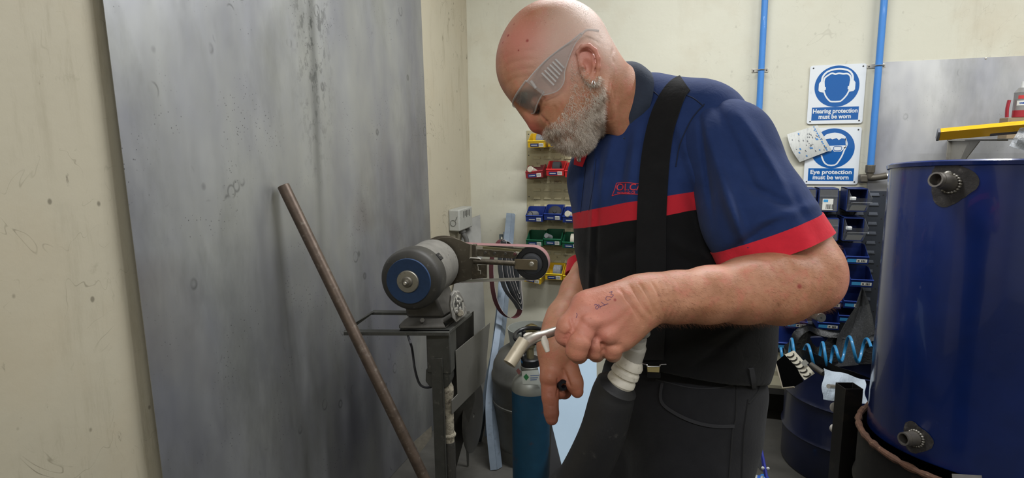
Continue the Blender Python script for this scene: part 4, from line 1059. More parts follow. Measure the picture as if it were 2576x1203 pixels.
MB().lathe(gl_(gC, -.010), gA, [(0, 0), (0, .028), (.001, .0355), (.004, .0375), (.009, .0375)], 48).obj('wheel_flange', mat('flange_steel', '#8f8b80', .45, .7, dirt='#5b564c', dscale=90), gr)
MB().lathe(gl_(gC, -.026), gA, [(0, .004), (0, .0085), (.006, .009), (.008, .016), (.014, .0185), (.018, .0185)], 28).obj('spindle_nut', mat('nut_steel', '#6c675d', .5, .6), gr)
MB().lathe(gl_(gC, -.033), gA, [(0, .0), (0, .0045), (.002, .0055), (.01, .0055)], 20).obj('spindle', m_galv, gr)
def on_axcyl(px, py, o, d, r):
    k = ray(px, py); dp = k-d*k.dot(d); w_ = CP-o; op = w_-d*w_.dot(d); a = dp.dot(dp); b = 2*dp.dot(op); c = op.dot(op)-r*r; q = b*b-4*a*c
    p = CP+k*((-b-math.sqrt(max(q, 0)))/(2*a)); nn = (p-o); nn = (nn-d*nn.dot(d)).normalized(); return p, nn
Rb = Matrix((gR, gA, ZV)).transposed()
bxc, bnn = on_axcyl(1105, 646, gC, gA, .1035); side_ = gA.cross(bnn)
rbx = Matrix((bnn, gA, side_)).transposed()
MB().box(bxc-bnn*.002, (.012, .030, .026), rbx).obj('bolt_recess', mat('dark_recess', '#201e1b', .8), gr, bev=.002)
MB().ball(bxc+bnn*.004, (.003, .006, .006), rbx, 12, 8).obj('recess_bolt', m_dark, gr)
# pedestal and foot of the grinder
zb = zt
f0, f1, f2, f3 = T(1003, 828), T(1121, 828), T(1166, 790), T(1052, 790)
u0, u1, u2, u3 = [p+ZV*.026 for p in (T(1018, 822), T(1112, 822), T(1160, 791), T(1062, 791))]
MB().hexa([f0, f1, f2, f3, f0+ZV*.012, f1+ZV*.012, f2+ZV*.012, f3+ZV*.012]).hexa([f0+ZV*.012, f1+ZV*.012, f2+ZV*.012, f3+ZV*.012, u0, u1, u2, u3]).obj('foot', m_cast, gr, bev=.004)
base_c = gl_(gC, .10); 
w0 = [gl_(gC, .075, -.052, 0), gl_(gC, .075, .060, 0), gl_(gC, .245, .060, 0), gl_(gC, .245, -.052, 0)]
vs = [Vector((p.x, p.y, zt+.028)) for p in (u0.lerp(u3, .1), u1.lerp(u2, .1), u1.lerp(u2, .9), u0.lerp(u3, .9))]+[p-ZV*.050 for p in w0]
MB().hexa(vs).obj('pedestal', m_cast, gr, bev=.008)
def SW(px, py, off=0.): L = .055+(px-1135)/38*.13; return G(px, py, L-off)
m_swc = mat('switch_casting', '#7b7872', .7, .2, dirt='#b5b1a6', dscale=60, dth=(.5, .65), damt=.7, bump=.6, bscale=70)
MB().prism([SW(*q) for q in ((1136, 745), (1143, 735), (1156, 734), (1165, 748), (1172, 770), (1176, 790), (1148, 812), (1138, 800), (1133, 770))], gA*.02-gR*.012).obj('switch_housing', m_swc, gr, bev=.002)
ov = [SW(1153+13*math.cos(t)+3*math.sin(-t), 770-26*math.sin(t), .004) for t in [i*6.283/24 for i in range(24)]]
iv = [SW(1153+10*math.cos(t)+2.4*math.sin(-t), 770-22*math.sin(t), .004) for t in [i*6.283/24 for i in range(24)]]
MB().ring2(ov, iv, gA*.006).obj('switch_opening', mat('worn_rim', '#a8a59c', .6, .3, dirt='#55524c', dscale=80), gr, bev=.0008)
MB().prism(iv, gA*.002).obj('switch_plate', mat('dark_dusty', '#35332f', .9, dirt='#cfcbbf', dscale=90, dth=(.55, .62), damt=.9, bump=.8, bscale=60, bd=.006), gr)
for px_, py_ in ((1150, 760), (1156, 778), (1148, 785)): MB().ball(SW(px_, py_, .006), (.007, .006, .008), None, 12, 8).obj('switch_lump', m_swc, gr)
MB().ball(SW(1164, 757, .008), .0035, None, 10, 6).obj('cover_screw', m_dark, gr)
MB().cyl(T(1062, 806, .026), T(1062, 806, .038), .0085, seg=6).obj('foot_bolt', m_cast, gr, bev=.001)
MB().cyl(T(1158, 788, .03), T(1158, 788, .046), .012, seg=12).obj('foot_boss', m_rust, gr, bev=.002)
# guard plates and belt arm, drawn in planes square to the spindle
Lp = .285
bc = gl_(gC, Lp)
def arcpts(c, r, t0, t1, n=20): return [c+gR*(r*math.cos(math.radians(t0+(t1-t0)*i/n)))+ZV*(r*math.sin(math.radians(t0+(t1-t0)*i/n))) for i in range(n+1)]
dc = G(1112, 668, Lp+.06)
MB().prism(arcpts(dc+gR*.012, .116, 28, 200, 30)+[dc-gR*.06-ZV*.07, dc+gR*.11-ZV*.03], gA*.003).obj('rear_guard_disc', mat('guard_disc', '#6d6659', .5, .4, dirt='#8d877a', dscale=50), gr)
pp = [G(x, y, Lp) for x, y in ((1085, 612), (1097, 603), (1112, 598), (1128, 597), (1142, 599), (1158, 604), (1172, 611), (1183, 615), (1190, 616), (1190, 700), (1170, 707), (1150, 712), (1125, 722), (1100, 735), (1080, 700))]
MB().prism(pp, gA*.003).obj('side_plate', mat('plate_brown', '#5c5549', .45, .45, var=.15, vscale=20, dirt='#8b8474', dscale=60), gr, bev=.0008)
MB().prism([G(x, y, Lp-.004) for x, y in ((1183, 614), (1191, 616), (1189, 650), (1181, 650))], gA*.004).obj('plate_flange', mat('flange_pale', '#8a8272', .45, .4), gr)
# belt loop
cw = G(1337, 664, Lp+.012); rw = (G(1379, 664, Lp+.012)-cw).length
dw = G(1128, 664, Lp+.012); rd = rw*1.22
def beltloop(r_extra, n=26):
    a = [dw+gR*((rd+r_extra)*math.cos(t))+ZV*((rd+r_extra)*math.sin(t)) for t in [math.radians(100+160*i/n) for i in range(n+1)]]
    b = [cw+gR*((rw+r_extra)*math.cos(t))+ZV*((rw+r_extra)*math.sin(t)) for t in [math.radians(-97+180*i/n) for i in range(n+1)]]
    b = [cw+gR*((rw+r_extra)*math.cos(t))+ZV*((rw+r_extra)*math.sin(t)) for t in [math.radians(-96+181*i/n) for i in range(n+1)]]
    return a+b
lo = beltloop(.0016); lm_ = beltloop(.0008); li = beltloop(0)
m_belt = mat('abrasive_pink', '#84605f', .9, var=.12, vscale=80, bump=.4, bscale=900, bd=.0006)
sbl = MB().ring2(lo, lm_, gA*.050).obj('sanding_belt', m_belt, gr)
MB().ring2(lm_, li, gA*.050).obj('belt_backing', mat('belt_backing', '#a9a79f', .7), sbl)
MB().lathe(cw+gA*.0, gA, [(.002, .020), (.002, rw*.66), (.0, rw*.70), (.0, rw*.95), (.003, rw-.0005), (.047, rw-.0005), (.05, rw*.95)], 48).obj('contact_wheel_tyre', mat('tyre_rubber', '#17171a', .6, bump=.1), gr)
MB().lathe(cw-gA*.001, gA, [(0, .0), (0, rw*.45), (.002, rw*.62), (.004, rw*.67)], 40).obj('contact_wheel_hub', mat('hub_grey', '#45474c', .5, .3), gr)
yk = lambda x, y, L=Lp-.006: G(x, y, L)
MB().prism([yk(1294, 652), yk(1349, 654), yk(1352, 658), yk(1352, 677), yk(1349, 680), yk(1300, 678), yk(1294, 676)], gA*.004).obj('wheel_fork', mat('fork_zinc', '#7a6f5c', .4, .6, dirt='#4b4539', dscale=50), gr, bev=.0006)
MB().lathe(yk(1337, 665, Lp-.016), gA, [(0, .0), (0, .0072), (.002, .0085), (.009, .0085)], 6).obj('axle_nut', m_galv, gr, bev=.0006)
MB().lathe(yk(1337, 665, Lp-.0075), gA, [(0, .0), (0, .0105), (.0016, .0105)], 24).obj('axle_washer', mat('washer', '#9a9486', .35, .8), gr)
m_arm = mat('arm_steel', '#4d463b', .45, .5, var=.2, vscale=30, dirt='#857b66', dscale=60, dth=(.5, .7), damt=.5)
MB().prism([yk(1190, 618, Lp+.002), yk(1312, 630, Lp+.002), yk(1310, 634, Lp+.002), yk(1190, 624, Lp+.002)], gA*.045).obj('platen', mat('platen_olive', '#757053', .4, .5), gr)
MB().prism([yk(1200, 627), yk(1290, 633), yk(1301, 638), yk(1300, 647), yk(1290, 651), yk(1200, 645)], gA*.010).obj('tracking_plate', m_arm, gr, bev=.0006)
for x, y in ((1220, 636), (1244, 638), (1271, 639), (1295, 640)): MB().lathe(yk(x, y, Lp-.009), gA, [(0, 0), (0, .0048), (.003, .0056), (.004, .0056)], 14).obj('plate_rivet', m_dark if x != 1295 else mat('red_knob', '#5a3034', .5), gr)
MB().cyl(yk(1192, 657), yk(1296, 663), .0098, seg=18).obj('tension_tube', m_arm, gr)
MB().prism([yk(1187, 616), yk(1197, 616), yk(1199, 702), yk(1187, 703)], gA*.02).obj('mount_channel', m_arm, gr, bev=.001)
MB().prism([yk(1197, 667), yk(1224, 667), yk(1224, 700), yk(1197, 702)], gA*.012).obj('lower_bracket', m_arm, gr, bev=.001)
MB().tube([yk(1182, 651, Lp-.012), yk(1183, 649, Lp-.012), yk(1206, 650, Lp-.012), yk(1209, 653, Lp-.012)], .0026, 8).obj('cross_pin', m_galv, gr)
MB().tube([yk(1201, 666, Lp-.01), yk(1203, 672, Lp-.01), yk(1203, 680, Lp-.01), yk(1209, 681, Lp-.01), yk(1209, 690, Lp-.01)], .0022, 8).obj('spring_hook', m_galv, gr)
MB().prism([yk(1196, 620, Lp-.004), yk(1214, 621, Lp-.004), yk(1214, 626, Lp-.004), yk(1200, 632, Lp-.004)], gA*.003).obj('belt_guide', m_galv, gr)
MB().tube(spline([T(1024, 838, -.02), T(1032, 862, -.02)+gA*0, G(1037, 880, .09), G(1044, 930, .09), G(1055, 965, .09), G(1070, 975, .08), G(1084, 974, .06)], 6), .0042, 8).obj('power_cord', mat('black_cord', '#26262a', .5), gr)
# ---- isolator switch on the left wall by the corner
c = Lw(1128, 556, .0); d_al = AX; up = ZV
iz = thing('isolator_switch', 'weathered grey isolator box on the wall behind the grinder', 'switch', Lw(1133, 582), -YAW)
bx = lambda n0, n1, a0, a1, z0, z1: MB().hexa([c+NL*n+d_al*a+up*z for z in (z0, z1) for n, a in ((n0, a0), (n1, a0), (n1, a1), (n0, a1))])
m_iso = mat('isolator_grey', '#a3a39c', .6, var=.08, vscale=30, dirt='#4c4b47', dscale=60, dth=(.64, .7), damt=.7, bump=.2, bscale=60)
bx(.0, .065, 0, .20, -.058, .062).obj('box', m_iso, iz, bev=.008, bseg=3)
fc_ = c+NL*.028-d_al*.001
MB().ring2([fc_+NL*(.017*math.cos(t))+up*(.017*math.sin(t)-.012) for t in [i*6.283/28 for i in range(28)]], [fc_+NL*(.0155*math.cos(t))+up*(.0155*math.sin(t)-.012) for t in [i*6.283/28 for i in range(28)]], -d_al*.0012).obj('dial_ring', mat('dial_line', '#3f3f3c', .6), iz)
MB().prism([fc_+NL*.014+up*.003, fc_+NL*.0165+up*.003, fc_+NL*.026+up*.024, fc_+NL*.0235+up*.024], -d_al*.0012).obj('dial_pointer', MATS['dial_line'], iz)
for k in range(5): bx(.0652, .0662, .06+.022*k, .07+.022*k, .012+(k % 2)*.008, .048).obj('label_mark', mat('scuffed_print', '#55544f', .7), iz)
MB().tube(spline([c+NL*.035+AX*.10-up*.06, c+NL*.045+AX*.10-up*.085, c+NL*.06+AX*.11-up*.12, c+NL*.065+AX*.11-up*.2], 5), .014, 14).obj('conduit', mat('conduit_grey', '#5c5b58', .6), iz)
MB().cyl(c+NL*.035+AX*.10-up*.055, c+NL*.042+AX*.10-up*.080, .020, seg=12).obj('cable_gland', MATS['conduit_grey'], iz, bev=.001)
# ---- leaning plates and strips
def plate_px(pts, th, name, m, label, cat, group=None, part='plate', bev=.0006):
    pts = [Vector(p) for p in pts]; n = (pts[1]-pts[0]).cross(pts[2]-pts[0]).normalized()
    if n.dot(CP-pts[0]) < 0: n = -n
    o = MB().prism(pts, -n*th).obj(name, m, None, bev=bev); return tag(o, label, cat, group)
m_gsteel = mat('plain_grey_sheet', '#5e5d58', .5, .6, var=.15, vscale=8, dirt='#5b5851', dscale=30, damt=.4)
m_dsteel = mat('dark_sheet', '#4d4b46', .5, .5, var=.2, vscale=8, dirt='#7d786c', dscale=30, damt=.5)
_tl = Lw(1168, 556, .012); _br = Fl(1232, 1070, .004)
plate_px([_tl, Bw(1208, 540, .03), _br, Vector((CORNER.x+.02, _br.y-.10, .004))], .003, 'sheet_offcut', m_gsteel, 'tall narrow grey sheet offcut leaning in the corner behind the grinder', 'metal sheet')
plate_px([P(1190, 783, 2.32), P(1192, 1010, 2.40), Fl(1136, 1215, .003), P(1136, 835, 2.12)], .004, 'sheet_offcut', m_dsteel, 'dark steel plate standing directly behind the grinder pedestal', 'metal sheet')
plate_px([P(1147, 883, 2.07), P(1233, 812, 2.42), P(1219, 960, 2.40), P(1137, 1043, 2.07), P(1137, 1008, 2.06), P(1152, 992, 2.09)], .003, 'bracket_plate', mat('pale_bracket', '#6b6963', .5, .4, dirt='#4d4b46', dscale=40, damt=.5), 'L-shaped pale steel offcut propped behind the pedestal post', 'metal sheet')
pk = P(1190, 1045, 2.52); bn_ = W(.975, -.22, .03).normalized()
o = MB().lathe(pk, bn_, [(-.0015, .018), (-.0015, .0), (-.0015, .0)], 8)
sb = MB(); a_, b2, _ = basis(bn_); R1 = .152
sb.ring2([pk+a_*(R1*math.cos(t))+b2*(R1*math.sin(t)) for t in [i*6.2832/48 for i in range(48)]], [pk+a_*(.010*math.cos(t))+b2*(.010*math.sin(t)) for t in [i*6.2832/48 for i in range(48)]], bn_*.003)
o = tag(sb.obj('steel_disc', m_dsteel, None), 'round dark steel disc with centre hole standing on edge behind the post', 'steel disc')
plate_px([P(1167, 1000, 2.62), P(1180, 1000, 2.64), Fl(1180, 1172, .003), Fl(1176, 1175, .003)], .004, 'steel_strip', m_gsteel, 'short thin grey strip leaning behind the round disc', 'steel strip')
m_blst = mat('bluish_galvanised', '#76828f', .55, .25, var=.15, vscale=14, dirt='#4e5358', dscale=40, dth=(.58, .72), damt=.5)
def angle_strip(pts, w, name, label, m=m_blst, group=None, flange=.5):
    c = spline(pts, 8); g1 = []; g2 = []
    for i, p in enumerate(c):
        t = (c[min(i+1, len(c)-1)]-c[max(i-1, 0)]).normalized(); s = t.cross(F).normalized(); s = s if s.x > 0 else -s
        k = (s*.4-F*.9).normalized(); ww = w
        g1.append([p-s*ww*.5, p-s*ww*.2, p+s*ww*.08]); g2.append([p+s*ww*.08, p+s*ww*.3+F*ww*flange*.5, p+s*ww*.5+F*ww*flange])
    tt_ = thing(name, label, 'steel strip', (c[-1].x, c[-1].y, 0), 0, group)
    MB().sheet([r[::-1] for r in g1], .0016).obj('web', m, tt_); MB().sheet([r[::-1] for r in g2], .0016).obj('flange', m, tt_)
    return tt_
angle_strip([Bw(1285, 537, .02), P(1278, 620, 3.22), P(1262, 800, 3.0), P(1240, 960, 2.82), P(1236, 1050, 2.72), Fl(1248, 1182, .004)], .052, 'angle_strip', 'bent bluish galvanised angle strip, the longest of the strips leaning by the hanging belts')
angle_strip([Bw(1262, 590, .03), P(1262, 700, 3.12), P(1246, 860, 2.98), P(1228, 960, 2.9), P(1212, 1060, 2.84), Fl(1203, 1112, .004)], .030, 'angle_strip', 'narrow dark galvanised strip leaning behind the long bent one', mat('dark_galv', '#5b6670', .4, .7, dirt='#33383c', dscale=40))
angle_strip([Bw(1269, 584, .05), P(1266, 640, 3.18), P(1240, 900, 2.98), Fl(1222, 1098, .004)], .014, 'angle_strip', 'thin bright galvanised strip, the thinnest of those beside the hanging belts', m_blst)
# ---- hanging sanding belts
hk = Bw(1262, 603, .10)
MB_h = MB().tube(spline([Bw(1262, 606, 0), P(1262, 606, 3.2), P(1262, 605, 2.84), P(1262, 598, 2.83)], 5), .004, 10).obj('wall_hook', m_galv, None); tag(MB_h, 'small steel wall hook holding the loops of sanding belt', 'hook')
bd_ = (-F*.80+RR*.6).normalized()
loops = [([(1262, 603), (1240, 640), (1236, 690), (1244, 750), (1262, 787), (1288, 801), (1307, 785), (1308, 740), (1296, 690), (1284, 640)], '#5a2b30', 'dark red sanding belt loop, outermost of the hanging loops'),
         ([(1263, 606), (1258, 650), (1260, 690), (1272, 730), (1296, 762), (1308, 778), (1306, 730), (1298, 680), (1282, 630)], '#56595c', 'grey sanding belt loop with its tail curling below the others'),
         ([(1265, 607), (1268, 650), (1272, 690), (1284, 725), (1304, 765), (1306, 720), (1299, 670), (1284, 625)], '#4a4c50', 'grey sanding belt loop nested second inside the hanging bunch'),
         ([(1266, 608), (1274, 650), (1279, 690), (1290, 725), (1303, 752), (1304, 705), (1298, 660), (1284, 622)], '#505357', 'grey sanding belt loop nested third inside the hanging bunch'),
         ([(1268, 609), (1281, 650), (1286, 690), (1294, 720), (1301, 738), (1301, 695), (1296, 650), (1284, 618)], '#484b4f', 'innermost grey sanding belt loop of the hanging bunch')]
for i, (pts, colr, lab) in enumerate(loops):
    dd_ = 2.93-.014*i
    lp = spline([P(x, y, dd_) for x, y in pts], 6, closed=True)
    cen = sum(lp, Vector())/len(lp); li_ = [p+(cen-p).normalized()*.0018 for p in lp]
    tb = thing('sanding_belt_loop', lab, 'sanding belt', cen, 0, 'sanding belts hanging on the wall hook')
    MB().ring2([p-bd_*.020 for p in lp], [p-bd_*.020 for p in li_], bd_*.040).obj('belt_band', mat('belt_back_%s' % colr, colr, .8, bump=.2, bscale=700), tb)
    MB().tube([p+bd_*.020 for p in lp], .0011, 6, closed=True).obj('belt_edge', mat('belt_edge', '#a59f9a', .7), tb)
# ---- gas bottles
m_lpg = mat('lpg_grey', '#5d5c56', .5, .35, var=.12, vscale=12, dirt='#4c4a43', dscale=25, dth=(.5, .7), damt=.6, bump=.12, bscale=60)
lc = Fl(1344, 1128); lc = Vector((P(1338, 1000, 2.80).x, P(1338, 1000, 2.80).y, 0))
lp_ = thing('gas_cylinder', 'squat grey steel gas cylinder with a white top collar, standing by the back wall', 'gas cylinder', lc)
zl1 = P(1338, 955, 2.72).z; zl2 = P(1300, 860, 2.75).z; Rl = .183
MB().lathe(lc, ZV, [(.0, .15), (.0, .163), (.06, .165), (.065, Rl-.01), (.09, Rl), (zl1-.02, Rl), (zl1-.012, Rl+.005), (zl1+.012, Rl+.005), (zl1+.02, Rl), (zl2-.10, Rl-.005), (zl2-.05, Rl-.03), (zl2-.015, Rl-.08), (zl2, .04), (zl2, 0)], 56).obj('tank', m_lpg, lp_)
MB().lathe(lc+ZV*(zl2-.02), ZV, [(0, .095), (.0, .098), (.07, .108), (.085, .110), (.085, .106), (.07, .104), (.0, .094)], 40, ang=(2.0, 7.4)).obj('collar', mat('collar_white', '#8b8e88', .5, .2, dirt='#6f6f68', dscale=30, damt=.5), lp_)
MB().lathe(lc+ZV*(zl2-.005), ZV, [(0, .025), (.04, .022), (.05, .03), (.075, .03), (.085, .014)], 20).obj('valve', m_brass, lp_)
MB().lathe(lc+ZV*.27, ZV, [(-.008, Rl+.0005), (-.005, Rl+.004), (.005, Rl+.004), (.008, Rl+.0005)], 48).obj('weld_ring', m_lpg, lp_)
bc_ = P(1335, 1000, 2.22); bc_ = Vector((bc_.x, bc_.y, 0)); rb_ = .0705
zs = P(1335, 965, 2.22).z; zn = P(1335, 912, 2.22).z
by = thing('gas_cylinder', 'slim blue gas cylinder with grey shoulder and black valve guard, behind the pointing hand', 'gas cylinder', bc_)
MB().lathe(bc_, ZV, [(0, .055), (.004, .066), (.02, rb_), (zs-.018, rb_)], 56).obj('cylinder_body', mat('blue_cylinder', '#1f4c68', .45, .2, var=.12, vscale=20, dirt='#5d3a34', dscale=16, dth=(.6, .68), damt=.55, bump=.08), by)
MB().lathe(bc_, ZV, [(zs-.018, rb_), (zs+.0, rb_), (zs+.022, rb_-.008), (zs+.042, rb_-.028), (zs+.048, .036), (zs+.056, .033), (zs+.062, .036), (zs+.074, .036), (zs+.078, .03)], 56).obj('shoulder', mat('shoulder_grey', '#8f9089', .4, .35, dirt='#5a5a54', dscale=30, damt=.4), by)
z3 = zs+.070
MB().lathe(bc_, ZV, [(z3, .028), (z3+.002, .0345), (z3+.03, .0345), (z3+.034, .030)], 32).obj('guard_base', mat('black_plastic', '#16171a', .35), by)
MB().lathe(bc_, ZV, [(z3+.018, .0352), (z3+.026, .0356), (z3+.026, .034)], 32, ang=(3.6, 5.6)).obj('blue_band', mat('blue_plastic', '#2f6da4', .4), by)
for t in (.5, 2.3, 3.9): MB().tube([bc_+Vector((.030*math.cos(t), .030*math.sin(t), z3+.03)), bc_+Vector((.050*math.cos(t), .050*math.sin(t), z3+.07)), bc_+Vector((.055*math.cos(t), .055*math.sin(t), z3+.118))], .009, 10, flat=.6).obj('guard_post', MATS['black_plastic'], by)
MB().tube([bc_+Vector((.057*math.cos(t), .057*math.sin(t), z3+.118+.012*math.sin(t))) for t in [i*6.283/32 for i in range(32)]], .0075, 10, closed=True).obj('guard_ring', MATS['black_plastic'], by)
MB().lathe(bc_, ZV, [(z3+.03, .014), (z3+.07, .013), (z3+.075, .018), (z3+.10, .018), (z3+.104, .010)], 20).obj('valve', mat('valve_brass', '#9b9274', .4, .8), by)
MB().lathe(bc_, ZV, [(z3+.104, .02), (z3+.108, .026), (z3+.12, .026), (z3+.124, .02)], 10).obj('hand_wheel', m_wht, by)
def on_cyl(c, r, px, py, lift=.0004):
    d = ray(px, py); o = CP-c; a = d.x**2+d.y**2; b = 2*(o.x*d.x+o.y*d.y); q = o.x**2+o.y**2-r*r; disc = b*b-4*a*q
    if disc < 0: return None
    p = CP+d*((-b-math.sqrt(disc))/(2*a)); nn = Vector((p.x-c.x, p.y-c.y, 0)).normalized(); return p+nn*lift
def decal(pts, c, r, name, m, parent, lift=.0006, zs_=None, nsub=6):
    """patch that follows a round body: pts is a quad in pixels"""
    g = []
    for i in range(nsub+1):
        row = []
        for k in range(nsub+1):
            a = [pts[0][j]+(pts[1][j]-pts[0][j])*i/nsub for j in (0, 1)]; b = [pts[3][j]+(pts[2][j]-pts[3][j])*i/nsub for j in (0, 1)]
            x, y = a[0]+(b[0]-a[0])*k/nsub, a[1]+(b[1]-a[1])*k/nsub; row.append(on_cyl(c, r, x, y, lift))
        if None in row: return
        g.append(row)
    return MB().sheet(g).obj(name, m, parent)
m_lbl = mat('label_white', '#c9cdc6', .5, dirt='#7d8078', dscale=60, damt=.4); m_lgr = mat('label_green', '#2f7a48', .5); m_lred = mat('label_redline', '#8a5a58', .6)
# the shoulder slopes, so the stickers sit on a slightly smaller radius
decal([(1313, 934), (1362, 930), (1362, 968), (1315, 966)], bc_, rb_-.0005, 'gas_label', m_lbl, by, .001)
decal([(1317, 948), (1324, 940), (1331, 949), (1324, 958)], bc_, rb_-.0005, 'gas_diamond', m_lgr, by, .0014, nsub=3)
decal([(1299, 933), (1304, 926), (1311, 935), (1306, 944)], bc_, rb_-.006, 'warning_diamond', m_lred, by, .001, nsub=3)
for k, yy in enumerate((945, 951, 956)): decal([(1334, yy-1), (1356-k*3, yy-2), (1356-k*3, yy), (1334, yy+1)], bc_, rb_-.0005, 'label_line', mat('label_ink', '#5a6f9a', .6), by, .0015, nsub=3)
# ---- pale blue panel behind the hand
plate_px([P(1353, 925, 2.08), P(1500, 852, 2.12), P(1502, 1010, 2.0), P(1413, 1172, 1.9)], .004, 'painted_panel', mat('pale_blue_paint', '#9fb4c6', .35, var=.04, vscale=5), 'pale blue painted sheet panel standing on its corner behind the pointing hand', 'panel')
plate_px([P(1388, 1060, 2.3), P(1480, 1000, 2.3), P(1480, 1230, 2.1), P(1380, 1230, 2.12)], .02, 'dark_board', mat('black_board', '#17171a', .6), 'black board standing behind the pale blue panel', 'board')
# ================================================================== louvre panels and parts bins on the back wall
def uvz(p): d = p-CORNER; return d.dot(NL), d.dot(-AX), p.z
def make_bin(name, label, cat, col, w, dpt, h, group, label_col='#1f2f66', lipf=.45):
    t = thing(name, label, cat, M=RM.copy(), group=group)
    th = .0022; lip = h*lipf; m = mat('bin_'+col, col, .38, bump=.03, dirt='#22252a', dscale=60, damt=.35)
    # side walls: tall at the back, sloping to a low front
    for s in (-1, 1):
        x = s*(w/2-th/2)
        prof = [(0, 0), (0, h), (-dpt*.35, h), (-dpt*.80, lip+h*.12), (-dpt*.94, lip), (-dpt*.90, 0)]
        MB().prism([(x-th/2, y, z) for y, z in prof], (th, 0, 0)).obj('side_wall', m, t, local=True, bev=.0004)
    MB().box((0, -dpt*.45, th/2), (w, dpt*.90, th)).obj('bottom', m, t, local=True)
    MB().box((0, -th/2, h/2), (w, th, h)).obj('back_wall', m, t, local=True)
    MB().hexa([(-w/2, -dpt*.90, 0), (w/2, -dpt*.90, 0), (w/2, -dpt*.90+th, 0), (-w/2, -dpt*.90+th, 0), (-w/2, -dpt*.96, lip), (w/2, -dpt*.96, lip), (w/2, -dpt*.96+th, lip), (-w/2, -dpt*.96+th, lip)]).obj('front_lip', m, t, local=True)
    MB().box((0, -dpt*.965, lip), (w+.002, .005, .005)).obj('lip_rim', mat('rim_'+col, tuple(min(255, int(int(col[k:k+2], 16)*1.25+14)) for k in (1, 3, 5)), .35), t, local=True, bev=.001)
    yf = lambda z: -dpt*.90-dpt*.06*(z/lip)-.0012
    def pnl(x0, x1, z0, z1, nm, mm, o=0): MB().hexa([(x0, yf(z0)-o, z0), (x1, yf(z0)-o, z0), (x1, yf(z0)-o+.0008, z0), (x0, yf(z0)-o+.0008, z0), (x0, yf(z1)-o, z1), (x1, yf(z1)-o, z1), (x1, yf(z1)-o+.0008, z1), (x0, yf(z1)-o+.0008, z1)]).obj(nm, mm, t, local=True)
    if label_col:
        pnl(-w*.36, w*.12, lip*.12, lip*.62, 'label_strip', mat('lab'+label_col, label_col, .5))
        pnl(w*.14, w*.40, lip*.10, lip*.66, 'barcode_card', m_card)
        for k in range(5): pnl(w*(.17+.042*k), w*(.185+.042*k), lip*.22, lip*.55, 'barcode_line', m_ink, .0006)
        pnl(-w*.31, w*.04, lip*.30, lip*.40, 'print_line', m_card, .0006)
    return t
m_card = mat('card_white', '#d4d4cc', .6); m_ink = mat('print_black', '#1c1c1e', .6)
def place_bin(t, px0, px1, pyb, tilt=0, off=.015, roll=0):
    """front bottom edge runs px0..px1 at pyb; the bin backs onto the wall panel"""
    dpt, w = t['_d'], t['_w']
    p = Bw((px0+px1)/2, pyb, off+dpt*.9); q = p+AX*(dpt*.9)
    M = Matrix.Translation(q) @ RM @ Matrix.Rotation(tilt, 4, 'X') @ Matrix.Rotation(roll, 4, 'Y')
    return M
def panel(name, label, px0, px1, py0, py1, colr, m, off=.0, rows=None, cols=None):
    a = Bw(px0, py0); b = Bw(px1, py1); u0, _, z1 = uvz(a); u1, _, z0 = uvz(b)
    t = thing(name, label, 'louvre panel', room((u0+u1)/2, off, z0), -YAW)
    nr = rows or int((z1-z0)/.046); nc = cols or max(2, int((u1-u0)/.062))
    lv = rbox(u0, u1, off+.001, off+.0036, z0, z1)
    for r in range(nr):
        for c in range(nc):
            uu = u0+.03+(u1-u0-.05)*(c+.5)/nc; zz = z0+(z1-z0)*(r+.5)/nr; hw = (u1-u0-.05)/nc*.38
            pts = [room(uu-hw, off+.0035, zz), room(uu-hw*.85, off+.0035, zz+.016), room(uu+hw*.85, off+.0035, zz+.016), room(uu+hw, off+.0035, zz)]
            bot = [room(uu-hw*.9, off+.010, zz+.001), room(uu-hw*.78, off+.0065, zz+.013), room(uu+hw*.78, off+.0065, zz+.013), room(uu+hw*.9, off+.010, zz+.001)]
            lv.add(pts+bot, [(0, 1, 5, 4), (1, 2, 6, 5), (2, 3, 7, 6), (4, 5, 6, 7), (0, 4, 7, 3)])
    lv.obj('panel_sheet', m, t)
    h = MB()
    for u in (u0+.012, u1-.012):
        for k in range(8): zz = z0+.02+(z1-z0-.04)*k/7; h.cyl(room(u, off+.003, zz), room(u, off+.0045, zz), .0035, seg=8)
    ho = h.obj('fixing_holes', m_ink, t); ho['kind'] = 'stuff'; return t
m_lc = mat('louvre_cream', '#a89f7e', .5, .1, var=.12, vscale=12, dirt='#3f3a2c', dscale=30, dth=(.6, .7), damt=.7)
m_ld = mat('louvre_dark', '#3a3f48', .5, .3, dirt='#1d1f24', dscale=30)
panel('louvre_panel', 'cream slotted louvre panel behind the beard and chest, holding coloured bins', 1325, 1530, 329, 716, 'c', m_lc)
panel('louvre_panel', 'dark louvre panel under the safety signs, holding blue bins', 1962, 2192, 478, 905, 'd', m_ld, off=.004)
BW, BD, BH = .098, .115, .078
